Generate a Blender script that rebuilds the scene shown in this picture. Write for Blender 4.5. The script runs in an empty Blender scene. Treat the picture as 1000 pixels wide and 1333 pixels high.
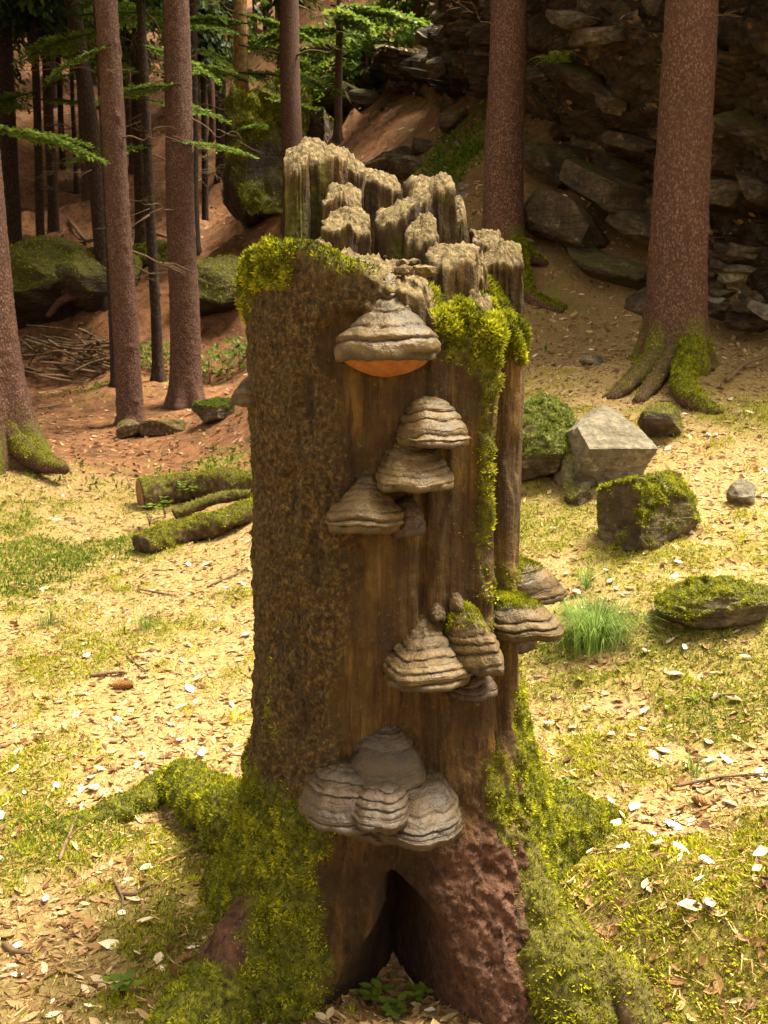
import bpy, bmesh, math, random
import numpy as np
from mathutils import Vector

S = bpy.context.scene
COL = S.collection
RAD = math.radians
rng = np.random.default_rng(7)
random.seed(7)

# ------------------------------------------------------------------ camera
EYE, PITCH, FPX = 1.4, RAD(8.7), 1154.4
cam_d = bpy.data.cameras.new('camera')
cam = bpy.data.objects.new('camera', cam_d); COL.objects.link(cam)
cam.location = (0, 0, EYE); cam.rotation_euler = (math.pi / 2 - PITCH, 0, 0)
cam_d.sensor_fit = 'VERTICAL'; cam_d.angle = RAD(60.0)
cam_d.clip_start, cam_d.clip_end = 0.05, 600
cam_d.dof.use_dof = True; cam_d.dof.focus_distance = 2.0; cam_d.dof.aperture_fstop = 9.0
S.camera = cam
# ------------------------------------------------------------------ sky, sun, exposure
SUN_EL, SUN_AZ = RAD(68), RAD(72)          # azimuth from +Y towards +X
w = bpy.data.worlds.new('World'); S.world = w; w.use_nodes = True
wn = w.node_tree.nodes; wl = w.node_tree.links; wn.clear()
sky = wn.new('ShaderNodeTexSky'); sky.sky_type = 'NISHITA'; sky.sun_disc = False
sky.sun_elevation, sky.sun_rotation = SUN_EL, SUN_AZ
sky.dust_density = 4.0; sky.air_density = 1.0; sky.ozone_density = 0.5
hs = wn.new('ShaderNodeHueSaturation'); hs.inputs['Saturation'].default_value = 0.25
tint = wn.new('ShaderNodeMixRGB'); tint.blend_type = 'MULTIPLY'; tint.inputs[0].default_value = 1
tint.inputs[2].default_value = (1.0, 0.89, 0.66, 1)
bg = wn.new('ShaderNodeBackground'); bg.inputs['Strength'].default_value = 0.11
wo = wn.new('ShaderNodeOutputWorld')
wl.new(sky.outputs[0], hs.inputs['Color']); wl.new(hs.outputs[0], tint.inputs[1])
wl.new(tint.outputs[0], bg.inputs[0]); wl.new(bg.outputs[0], wo.inputs[0])
sd = bpy.data.lights.new('sun', 'SUN'); sd.energy = 4.2; sd.angle = RAD(22); sd.color = (1.0, 0.90, 0.68)
sun = bpy.data.objects.new('sun', sd); COL.objects.link(sun)
sv = Vector((math.sin(SUN_AZ) * math.cos(SUN_EL), math.cos(SUN_AZ) * math.cos(SUN_EL), math.sin(SUN_EL)))
sun.rotation_euler = (-sv).to_track_quat('-Z', 'Y').to_euler(); sun.location = (6, 0, 20)
vs = S.view_settings
vs.view_transform = 'Standard'; vs.look = 'None'; vs.gamma = 1.0; vs.use_curve_mapping = False
vs.exposure = 2.05
S.cycles.max_bounces = 5; S.cycles.diffuse_bounces = 3; S.cycles.glossy_bounces = 1

# ------------------------------------------------------------------ numeric helpers
CP, SP = math.cos(PITCH), math.sin(PITCH)
def W(px, py, Y):
    """the point of the place at forward distance Y that the photograph shows at px, py"""
    dx, dy = (px - 500) / FPX, (666.5 - py) / FPX
    d = (dx, CP + dy * SP, -SP + dy * CP); t = Y / d[1]
    return np.array([d[0] * t, Y, EYE + d[2] * t])
def proj(p):
    x, y, z = p[0], p[1], p[2] - EYE
    dpt = y * CP - z * SP; up = y * SP + z * CP
    return 500 + FPX * x / dpt, 666.5 - FPX * up / dpt, dpt
def ss(a, b, x):
    t = np.clip((x - a) / (b - a), 0, 1); return t * t * (3 - 2 * t)

TAB = np.random.default_rng(3).random((64, 64, 64)).astype(np.float32) * 2 - 1
def vnoise(p):
    i = np.floor(p).astype(np.int64); f = (p - i).astype(np.float32); u = f * f * (3 - 2 * f)
    x0, y0, z0 = (i[..., 0] & 63, i[..., 1] & 63, i[..., 2] & 63)
    x1, y1, z1 = (x0 + 1) & 63, (y0 + 1) & 63, (z0 + 1) & 63
    a, b, c = u[..., 0], u[..., 1], u[..., 2]
    l = lambda q, r, t: q + (r - q) * t
    return l(l(l(TAB[x0, y0, z0], TAB[x1, y0, z0], a), l(TAB[x0, y1, z0], TAB[x1, y1, z0], a), b),
             l(l(TAB[x0, y0, z1], TAB[x1, y0, z1], a), l(TAB[x0, y1, z1], TAB[x1, y1, z1], a), b), c)
def fbm(p, oc=4, gain=0.5):
    p = np.asarray(p, float); r = 0; a = 1.0; t = 0
    for k in range(oc):
        r = r + a * vnoise(p + 17.3 * k); t += a; a *= gain; p = p * 2.03
    return r / t
def ridge(p, oc=4):
    p = np.asarray(p, float); r = 0; a = 1.0; t = 0
    for k in range(oc):
        r = r + a * (1 - 2 * np.abs(vnoise(p + 9.1 * k))); t += a; a *= 0.5; p = p * 2.03
    return r / t
def P3(x, y, z): return np.stack(np.broadcast_arrays(x, y, z), -1).astype(float)
def hash1(*k):
    v = 0
    for q, m in zip(k, (127.1, 311.7, 74.7, 191.3)): v = v + np.asarray(q, float) * m
    v = np.sin(v) * 43758.5453
    return v - np.floor(v)
def nrm(v): return v / np.maximum(np.linalg.norm(v, axis=-1, keepdims=True), 1e-9)

# ------------------------------------------------------------------ mesh helpers
def np_mesh(name, V, F, smooth=True, attrs=None):
    """V (n,3); F a list of index arrays (m,3) or (m,4)"""
    if not isinstance(F, list): F = [F]
    m = bpy.data.meshes.new(name)
    V = np.ascontiguousarray(V, np.float32)
    m.vertices.add(len(V)); m.vertices.foreach_set('co', V.ravel())
    idx = np.concatenate([f.ravel() for f in F]).astype(np.int32)
    tot = np.concatenate([np.full(len(f), f.shape[1]) for f in F]).astype(np.int32)
    st = np.concatenate([[0], np.cumsum(tot)[:-1]]).astype(np.int32)
    m.loops.add(len(idx)); m.loops.foreach_set('vertex_index', idx)
    m.polygons.add(len(tot)); m.polygons.foreach_set('loop_start', st); m.polygons.foreach_set('loop_total', tot)
    m.polygons.foreach_set('use_smooth', np.full(len(tot), bool(smooth)))
    for k, a in (attrs or {}).items():
        at = m.attributes.new(k, 'FLOAT', 'POINT'); at.data.foreach_set('value', np.ascontiguousarray(a, np.float32).ravel())
    m.update(calc_edges=True)
    return m
def put(name, mesh, mat, parent=None, loc=(0, 0, 0)):
    o = bpy.data.objects.new(name, mesh); COL.objects.link(o)
    if mat and not mesh.materials: mesh.materials.append(mat)
    o.location = loc
    if parent: o.parent = parent
    return o
def tag(o, label=None, cat=None, group=None, kind=None):
    for k, v in (('label', label), ('category', cat), ('group', group), ('kind', kind)):
        if v: o[k] = v
    return o
def thing(name, label, cat, loc=(0, 0, 0), rz=0, group=None):
    o = bpy.data.objects.new(name, None); COL.objects.link(o); o.empty_display_size = 0.1
    o.location = loc; o.rotation_euler = (0, 0, rz)
    return tag(o, label, cat, group)
def grid_faces(nv, nu, wrap=True):
    i = np.arange(nv - 1)[:, None]; j = np.arange(nu if wrap else nu - 1)[None]
    j2 = (j + 1) % nu
    return np.stack(np.broadcast_arrays(i * nu + j, i * nu + j2, (i + 1) * nu + j2, (i + 1) * nu + j), -1).reshape(-1, 4)
def tri(F):
    F = F if isinstance(F, list) else [F]
    return np.concatenate([f if f.shape[1] == 3 else np.concatenate([f[:, :3], f[:, [0, 2, 3]]]) for f in F])
def vnormals(V, T):
    n = np.cross(V[T[:, 1]] - V[T[:, 0]], V[T[:, 2]] - V[T[:, 0]]); N = np.zeros_like(V)
    for k in range(3): np.add.at(N, T[:, k], n)
    return nrm(N)
def scatter_on(V, T, wgt, n, r=rng):
    """n random points on the triangles, density by the per-vertex weight"""
    c = np.cross(V[T[:, 1]] - V[T[:, 0]], V[T[:, 2]] - V[T[:, 0]]); a = np.linalg.norm(c, axis=1)
    p = a * wgt[T].mean(1); p = np.maximum(p, 0); p /= p.sum()
    k = r.choice(len(T), n, p=p); u, v = r.random(n), r.random(n); s = u + v > 1; u[s], v[s] = 1 - u[s], 1 - v[s]
    A, B, C = V[T[k, 0]], V[T[k, 1]], V[T[k, 2]]
    return A + (B - A) * u[:, None] + (C - A) * v[:, None], nrm(c[k])
def frames(d, yaw):
    """rotation matrices whose third column is d, turned by yaw"""
    h = np.where(np.abs(d[:, 2:3]) > 0.95, np.array([[1.0, 0, 0]]), np.array([[0, 0, 1.0]]))
    a = nrm(np.cross(h, d)); b = np.cross(d, a); c, s = np.cos(yaw)[:, None], np.sin(yaw)[:, None]
    return np.stack([a * c + b * s, -a * s + b * c, d], -1)
def instanced(name, TV, TF, pos, R, sc, rnd, mat, parent=None, smooth=False, extra=None):
    TV = np.asarray(TV, float); n, k = len(pos), len(TV)
    sc = np.asarray(sc, float); sc = sc[:, None] * np.ones(3) if sc.ndim == 1 else sc
    V = np.einsum('nij,nkj->nki', R, TV[None] * sc[:, None]) + pos[:, None]
    F = [(f[None] + (np.arange(n) * k)[:, None, None]).reshape(-1, f.shape[1]) for f in (TF if isinstance(TF, list) else [TF])]
    at = {'rnd': np.repeat(rnd, k)}
    for q, v in (extra or {}).items(): at[q] = np.repeat(v, k)
    return put(name, np_mesh(name, V.reshape(-1, 3), F, smooth, at), mat, parent)
FROND_V = [(0, 0, 0), (.17, .06, .5), (0, .24, 1), (-.17, .06, .5)]
FROND_F = [np.array([[0, 1, 2, 3]])]
LEAF_V = [(0, -1, .06), (.42, -.35, .12), (0, -.35, -.02), (-.42, -.35, .10), (.46, .25, .16), (0, .25, 0), (-.46, .25, .10), (0, 1, .18)]
LEAF_F = [np.array([[0, 1, 2], [0, 2, 3], [4, 7, 5], [5, 7, 6]]), np.array([[2, 1, 4, 5], [3, 2, 5, 6]])]
def moss_fronds(V, T, wgt, n, length, mat, parent, up=0.25, name='moss', spread=0.75):
    p, nn = scatter_on(V, T, wgt, n)
    d = nrm(nn + rng.normal(0, spread, (n, 3)) * 0.6 + np.array([0, 0, up]))
    L = length * (0.5 + rng.random(n))
    clump = fbm(p * 34.0, 2)
    L = L * np.clip(1 + 0.6 * clump, 0.4, 1.6)
    o = instanced(name, FROND_V, FROND_F, p - nn * length * .15, frames(d, rng.random(n) * 6.283), L, np.clip(0.5 + clump * .8 + rng.normal(0, .16, n), 0, 1), mat, parent)
    o['kind'] = 'stuff'
    return o
def catmull(pts, n):
    pts = np.asarray(pts, float); q = np.vstack([2 * pts[0] - pts[1], pts, 2 * pts[-1] - pts[-2]])
    t = np.linspace(0, len(pts) - 1 - 1e-6, n); i = t.astype(int); u = (t - i)[:, None]
    a, b, c, d = q[i], q[i + 1], q[i + 2], q[i + 3]
    return .5 * (2 * b + (c - a) * u + (2 * a - 5 * b + 4 * c - d) * u * u + (3 * b - a - 3 * c + d) * u ** 3)
def tube(pts, rad, nu=24, nv=40, amp=0.0, freq=10.0, squash=1.0, seed=0.0, cap=True):
    """tapered tube along a smooth path; returns V, F"""
    pts = np.asarray(pts, float); C = catmull(pts, nv)
    rr = np.asarray(rad, float); R = catmull(np.c_[rr, rr * 0, rr * 0], nv)[:, 0] if rr.ndim else np.full(nv, float(rad))
    R = np.maximum(R, 0.0003); Tn = nrm(np.gradient(C, axis=0))
    up = np.array([0, 0, 1.0]) if np.abs(Tn[:, 2]).mean() < 0.85 else np.array([1.0, 0, 0])
    A = nrm(np.cross(Tn, up)); B = np.cross(Tn, A)
    th = np.arange(nu) / nu * 2 * np.pi
    dirs = A[:, None] * np.cos(th)[None, :, None] + B[:, None] * np.sin(th)[None, :, None] * squash
    V = C[:, None] + dirs * R[:, None, None]
    if amp: V = V + dirs * (fbm(V * freq + seed, 4) * amp)[..., None]
    V = V.reshape(-1, 3); F = [grid_faces(nv, nu)]
    if cap:
        n = len(V); V = np.vstack([V, C[:1], C[-1:]]); j = np.arange(nu); j2 = (j + 1) % nu
        F.append(np.concatenate([np.stack([np.full(nu, n), j2, j], -1), np.stack([np.full(nu, n + 1), (nv - 1) * nu + j, (nv - 1) * nu + j2], -1)]))
    return V, F
_ico = {}
def ico(sub):
    if sub not in _ico:
        bm = bmesh.new(); bmesh.ops.create_icosphere(bm, subdivisions=sub, radius=1)
        _ico[sub] = (np.array([v.co[:] for v in bm.verts]), np.array([[v.index for v in f.verts] for f in bm.faces])); bm.free()
    return _ico[sub]
def rock(size, seed, sub=4, cuts=12, rough=0.04, lo=.55, hi=.85, box=0.0):
    """a broken stone: a ball cut by random planes, then roughened; centre at the origin"""
    r = np.random.default_rng(seed); V, F = ico(sub); V = V * (1.0 + .25 * box)
    N = nrm(r.normal(size=(cuts, 3)))
    if box:
        N = np.vstack([N, nrm(np.vstack([np.eye(3), -np.eye(3)]) + r.normal(0, .08, (6, 3)))])
    D = r.uniform(lo, hi, len(N))
    if box: D[-6:] = r.uniform(.62, .72, 6)
    for n, d in zip(N, D):
        V = V - np.maximum(V @ n - d, 0)[:, None] * n
    V = V + nrm(V) * (fbm(V * 2.2 + seed, 4) * rough * 2 + ridge(V * 6 + seed, 3) * rough * .5)[:, None]
    return V * np.asarray(size, float) / 0.72 * .5, F

# ------------------------------------------------------------------ materials
class NT:
    def __init__(s, name):
        s.m = bpy.data.materials.new(name); s.m.use_nodes = True
        s.n, s.l = s.m.node_tree.nodes, s.m.node_tree.links; s.n.clear()
        s.out = s.n.new('ShaderNodeOutputMaterial'); s.co = s.n.new('ShaderNodeTexCoord').outputs['Object']
    def _set(s, sock, v):
        if hasattr(v, 'is_output'): s.l.new(v, sock)
        elif isinstance(v, (tuple, list)): sock.default_value = (*v, 1) if len(v) == 3 and len(sock.default_value) == 4 else v
        else: sock.default_value = v
    def attr(s, k): a = s.n.new('ShaderNodeAttribute'); a.attribute_name = k; return a.outputs['Fac']
    def objrnd(s): return s.n.new('ShaderNodeObjectInfo').outputs['Random']
    def map(s, sc, rot=(0, 0, 0)):
        m = s.n.new('ShaderNodeMapping'); s.l.new(s.co, m.inputs[0]); m.inputs['Scale'].default_value = sc; m.inputs['Rotation'].default_value = rot; return m.outputs[0]
    def noise(s, scale, detail=5, rough=.55, vec=None, dist=0):
        t = s.n.new('ShaderNodeTexNoise'); s.l.new(vec or s.co, t.inputs['Vector'])
        for k, v in (('Scale', scale), ('Detail', detail), ('Roughness', rough), ('Distortion', dist)): t.inputs[k].default_value = v
        return t.outputs['Fac']
    def voro(s, scale, feature='F1', vec=None, out='Distance'):
        t = s.n.new('ShaderNodeTexVoronoi'); t.feature = feature; s.l.new(vec or s.co, t.inputs['Vector']); t.inputs['Scale'].default_value = scale
        return t.outputs[out]
    def ramp(s, fac, stops, interp='LINEAR'):
        r = s.n.new('ShaderNodeValToRGB'); s.l.new(fac, r.inputs[0]); cr = r.color_ramp; cr.interpolation = interp
        while len(cr.elements) < len(stops): cr.elements.new(.5)
        for e, (p, c) in zip(cr.elements, stops):
            e.position = p; e.color = (*c, 1) if isinstance(c, (tuple, list)) else (c, c, c, 1)
        return r.outputs[0]
    def mix(s, fac, a, b, mode='MIX'):
        m = s.n.new('ShaderNodeMixRGB'); m.blend_type = mode
        for i, v in enumerate((fac, a, b)): s._set(m.inputs[i], v)
        return m.outputs[0]
    def math(s, op, a, b=0.0, c=None):
        m = s.n.new('ShaderNodeMath'); m.operation = op; s._set(m.inputs[0], a); s._set(m.inputs[1], b)
        if c is not None: s._set(m.inputs[2], c)
        return m.outputs[0]
    def bump(s, h, strength=.5, dist=.01, nrm=None):
        b = s.n.new('ShaderNodeBump'); s.l.new(h, b.inputs['Height']); b.inputs['Strength'].default_value = strength; b.inputs['Distance'].default_value = dist
        if nrm: s.l.new(nrm, b.inputs['Normal'])
        return b.outputs[0]
    def done(s, color, rough=.8, normal=None, spec=.25, trans=0.0):
        b = s.n.new('ShaderNodeBsdfPrincipled'); s._set(b.inputs['Base Color'], color); s._set(b.inputs['Roughness'], rough); b.inputs['Specular IOR Level'].default_value = spec
        if normal: s.l.new(normal, b.inputs['Normal'])
        o = b.outputs[0]
        if trans:
            t = s.n.new('ShaderNodeBsdfTranslucent'); s._set(t.inputs[0], color); mx = s.n.new('ShaderNodeMixShader'); mx.inputs[0].default_value = trans
            s.l.new(o, mx.inputs[1]); s.l.new(t.outputs[0], mx.inputs[2]); o = mx.outputs[0]
        s.l.new(o, s.out.inputs[0]); return s.m
MOSS_A, MOSS_B, MOSS_C = (.028, .034, .003), (.145, .155, .008), (.40, .40, .022)
def m_moss():
    t = NT('moss'); c = t.ramp(t.attr('rnd'), [(0, MOSS_A), (.45, MOSS_B), (1, MOSS_C)]); return t.done(c, .9, spec=.1, trans=.35)
def m_moss_green():
    t = NT('moss_green'); c = t.ramp(t.attr('rnd'), [(0, (.03, .05, .008)), (.5, (.09, .15, .015)), (1, (.22, .27, .04))]); return t.done(c, .9, spec=.1, trans=.35)
def moss_base(t):
    return t.ramp(t.noise(60, 4), [(.3, (.020, .022, .003)), (.5, (.085, .086, .007)), (.72, (.20, .19, .016))])
def m_stump():
    t = NT('stump_wood')
    st = t.noise(26, 6, .65, t.map((1, 1, .10))); fine = t.noise(120, 4, .6, t.map((1, 1, .16)))
    blot = t.noise(5, 5, .6); sp = t.noise(85, 5, .7); lines = t.noise(48, 5, .7, t.map((1, 1, .05)), .6)
    wood = t.ramp(st, [(.30, (.015, .007, .002)), (.44, (.062, .031, .007)), (.58, (.160, .088, .019)), (.74, (.29, .175, .045))])
    wood = t.mix(t.ramp(blot, [(.40, 0), (.58, .85)]), wood, (.024, .011, .004))
    wood = t.mix(t.ramp(lines, [(.36, .9), (.46, 0)]), wood, (.014, .007, .003))
    wood = t.mix(t.ramp(t.noise(17, 5, .7), [(.5, 0), (.66, .55)]), wood, (.060, .050, .014))
    wood = t.mix(t.ramp(sp, [(.58, 0), (.72, .5)]), wood, (.22, .15, .065))
    wood = t.mix(t.ramp(fine, [(.35, .6), (.6, 0)]), wood, (.05, .022, .008))
    bark = t.ramp(sp, [(.25, (.010, .006, .003)), (.46, (.034, .019, .006)), (.58, (.090, .053, .015)), (.76, (.22, .15, .055))])
    bark = t.mix(t.ramp(t.noise(9, 4), [(.52, 0), (.72, .5)]), bark, (.060, .050, .015))
    bark = t.mix(t.ramp(t.attr('crack'), [(0, 0), (1, .7)]), bark, (.018, .010, .005))
    c = t.mix(t.attr('bark'), wood, bark)
    red = t.ramp(t.noise(38, 6, .7), [(.25, (.022, .009, .006)), (.46, (.070, .030, .018)), (.62, (.125, .060, .037)), (.8, (.22, .13, .085))])
    rl = t.noise(30, 6, .75, t.map((1, 1, .28), (0, .5, .3)), .8)
    red = t.mix(t.ramp(rl, [(.38, .9), (.47, 0)]), red, (.018, .008, .006))
    red = t.mix(t.ramp(t.noise(140, 3, .7), [(.60, 0), (.70, .7)]), red, (.24, .15, .10))
    c = t.mix(t.attr('red'), c, red)
    pale = t.ramp(t.noise(70, 5, .7), [(.3, (.045, .028, .011)), (.48, (.125, .085, .035)), (.7, (.29, .225, .11))])
    c = t.mix(t.attr('pale'), c, pale)
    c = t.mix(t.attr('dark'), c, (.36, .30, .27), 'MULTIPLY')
    c = t.mix(t.attr('moss'), c, moss_base(t))
    h = t.math('ADD', t.math('MULTIPLY', sp, .8), t.math('ADD', t.math('MULTIPLY', fine, .6), t.math('MULTIPLY', lines, .7)))
    return t.done(c, .82, t.bump(h, 1.0, .012), spec=.25)
def m_bark(name, a, b, c, flake=34, moss=True, grey=None):
    t = NT(name)
    v = t.voro(flake, 'F1', t.map((1, 1, .62))); n = t.noise(14, 5, .65); f = t.noise(70, 4, .7)
    col = t.ramp(v, [(.05, c), (.35, b), (.62, a)])
    col = t.mix(t.ramp(n, [(.35, .75), (.65, 0)]), col, a)
    col = t.mix(t.ramp(f, [(.55, 0), (.72, .7)]), col, c)
    col = t.mix(t.ramp(t.noise(1.3, 4), [(.45, 0), (.7, .5)]), col, tuple(q * .55 for q in b))
    col = t.mix(t.math('MULTIPLY', t.objrnd(), .35), col, a)
    if moss: col = t.mix(t.attr('moss'), col, moss_base(t))
    return t.done(col, .88, t.bump(t.math('ADD', t.math('MULTIPLY', v, -.8), f), .7, .012), spec=.2)
def m_rock(name, a, b, c, moss=True, strata=0.0):
    t = NT(name)
    n = t.noise(3.2, 7, .62); f = t.noise(22, 6, .7); s = t.noise(4, 4, .6, t.map((1, 1, 9), (.25, .45, 0)))
    col = t.ramp(n, [(.3, a), (.52, b), (.72, c)])
    col = t.mix(t.ramp(f, [(.35, .75), (.6, 0)]), col, tuple(q * .5 for q in a))
    col = t.mix(t.ramp(s, [(.38, strata), (.55, 0)]), col, tuple(q * .4 for q in a))
    col = t.mix(t.ramp(t.noise(11, 5, .7), [(.6, 0), (.72, .6)]), col, tuple(min(1, q * 1.35) for q in c))
    if moss: col = t.mix(t.attr('moss'), col, moss_base(t))
    return t.done(col, .85, t.bump(t.math('ADD', f, s), .7, .03), spec=.3)
def m_ground():
    t = NT('forest_floor')
    a = t.noise(7, 6, .65); b = t.noise(55, 6, .75); c = t.noise(170, 3, .7); big = t.noise(.9, 4)
    straw = t.ramp(b, [(.28, (.075, .042, .018)), (.45, (.27, .175, .075)), (.6, (.46, .335, .155)), (.78, (.66, .55, .33))])
    straw = t.mix(t.ramp(a, [(.4, 0), (.66, .45)]), straw, (.28, .215, .07))
    straw = t.mix(t.ramp(c, [(.62, 0), (.75, .55)]), straw, (.08, .045, .02))
    ned = t.ramp(b, [(.28, (.050, .021, .012)), (.46, (.17, .075, .036)), (.62, (.29, .14, .068)), (.8, (.46, .28, .15))])
    ned = t.mix(t.ramp(a, [(.38, .6), (.55, 0)]), ned, (.05, .022, .012))
    ned = t.mix(t.ramp(t.noise(2.6, 6, .7), [(.50, 0), (.62, .75)]), ned, (.050, .028, .014))
    ned = t.mix(t.ramp(t.noise(4.5, 5, .7), [(.58, 0), (.68, .6)]), ned, (.055, .060, .014))
    col = t.mix(t.attr('needle'), straw, ned)
    grn = t.ramp(t.noise(48, 5, .7), [(.28, (.050, .042, .010)), (.5, (.18, .16, .03)), (.75, (.38, .33, .08))])
    col = t.mix(t.attr('moss'), col, grn)
    return t.done(col, .9, t.bump(t.math('ADD', b, t.math('MULTIPLY', c, .5)), .8, .02), spec=.12)
def m_rnd(name, stops, rough=.8, trans=0.0, spec=.2, obj=False):
    t = NT(name); c = t.ramp(t.objrnd() if obj else t.attr('rnd'), stops)
    c = t.mix(t.ramp(t.noise(90, 3), [(.35, .45), (.6, 0)]), c, (.05, .035, .015)) if obj else c
    return t.done(c, rough, spec=spec, trans=trans)
def m_fungus(name, lo, hi):
    t = NT(name)
    band = t.attr('band'); n = t.noise(30, 5, .65); f = t.noise(160, 3, .7)
    base = t.mix(t.ramp(n, [(.35, 0), (.65, 1)]), lo, hi)
    zone = t.ramp(t.attr('zone'), [(0, 0), (1, 1)])
    base = t.mix(t.math('MULTIPLY', zone, .95), base, tuple(q * k for q, k in zip(lo, (.60, .52, .45))))
    base = t.mix(t.ramp(t.noise(12, 4, .6), [(.45, 0), (.7, .6)]), base, tuple(q * k for q, k in zip(hi, (.9, .72, .45))))
    ck = t.voro(70, 'DISTANCE_TO_EDGE', t.map((1, 1, 2.2)))
    base = t.mix(t.ramp(ck, [(.0, .85), (.035, 0)]), base, (.020, .013, .009))
    col = t.mix(t.ramp(band, [(.0, 1), (.35, .85), (.75, 0)]), base, (.020, .012, .008))
    col = t.mix(t.ramp(f, [(.66, 0), (.72, .9)]), col, (.025, .018, .014))
    col = t.mix(t.attr('moss'), col, moss_base(t))
    return t.done(col, t.ramp(n, [(.3, .36), (.7, .7)]), t.bump(t.math('ADD', t.math('ADD', n, t.math('MULTIPLY', zone, .5)), t.math('MULTIPLY', f, .5)), .9, .006), spec=.45 if 'wet' in name else .28)
def m_plain(name, a, b, scale, rough=.8, bump=.4, stretch=(1, 1, 1)):
    t = NT(name); n = t.noise(scale, 6, .65, t.map(stretch)); c = t.ramp(n, [(.3, a), (.7, b)]); return t.done(c, rough, t.bump(n, bump, .006), spec=.25)
M = dict(
    moss=m_moss(), mossg=m_moss_green(), stump=m_stump(), ground=m_ground(),
    bark=m_bark('spruce_bark', (.055, .026, .018), (.135, .066, .045), (.33, .205, .155), 58),
    barkd=m_bark('dark_spruce_bark', (.022, .013, .009), (.060, .033, .022), (.13, .080, .055), 26),
    barkp=m_bark('pale_pine_bark', (.20, .105, .04), (.42, .25, .10), (.55, .38, .2), 18),
    cliff=m_rock('cliff_rock', (.020, .012, .007), (.055, .034, .018), (.13, .095, .058), strata=.7),
    slab=m_rock('slab_rock', (.035, .023, .013), (.095, .065, .038), (.20, .155, .10), strata=.5),
    grey=m_rock('grey_rock', (.11, .092, .064), (.20, .17, .12), (.33, .29, .22), strata=.2),
    litter=m_rnd('dry_litter', [(0, (.10, .045, .02)), (.35, (.28, .15, .06)), (.7, (.46, .32, .16)), (.9, (.68, .56, .36)), (1, (.88, .82, .66))], .6, .2, .3),
    leaf=m_rnd('pale_leaf', [(0, (.62, .46, .26)), (.4, (.80, .70, .50)), (1, (.92, .89, .78))], .5, .15, .35, True),
    needle=m_rnd('needles', [(0, (.06, .026, .012)), (.5, (.24, .12, .045)), (1, (.55, .38, .17))], .7),
    grass=m_rnd('grass', [(0, (.05, .09, .015)), (.5, (.13, .22, .04)), (1, (.30, .38, .10))], .6, .4),
    green=m_rnd('leaves', [(0, (.025, .050, .010)), (.5, (.075, .13, .018)), (1, (.20, .27, .035))], .55, .45),
    spruce=m_rnd('spruce_needles', [(0, (.010, .020, .006)), (.5, (.030, .055, .012)), (1, (.085, .13, .022))], .6, .3),
    fung=m_fungus('bracket_cap', (.048, .032, .014), (.150, .105, .047)),
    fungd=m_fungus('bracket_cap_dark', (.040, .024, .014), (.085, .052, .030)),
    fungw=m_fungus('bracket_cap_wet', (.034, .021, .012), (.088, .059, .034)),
    pore=m_plain('pore_surface', (.14, .050, .014), (.25, .10, .030), 60, .85, .2),
    pored=m_plain('pore_surface_dark', (.07, .028, .011), (.16, .070, .028), 60, .85, .2),
    log=m_bark('log_bark', (.045, .026, .013), (.13, .080, .042), (.28, .20, .12), 22),
    cut=m_plain('cut_wood', (.14, .065, .03), (.30, .16, .08), 60, .85),
    twig=m_plain('twig_wood', (.060, .035, .020), (.20, .13, .075), 40, .85),
    cone=m_plain('cone_scales', (.14, .06, .02), (.34, .17, .06), 80, .7),
)

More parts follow.
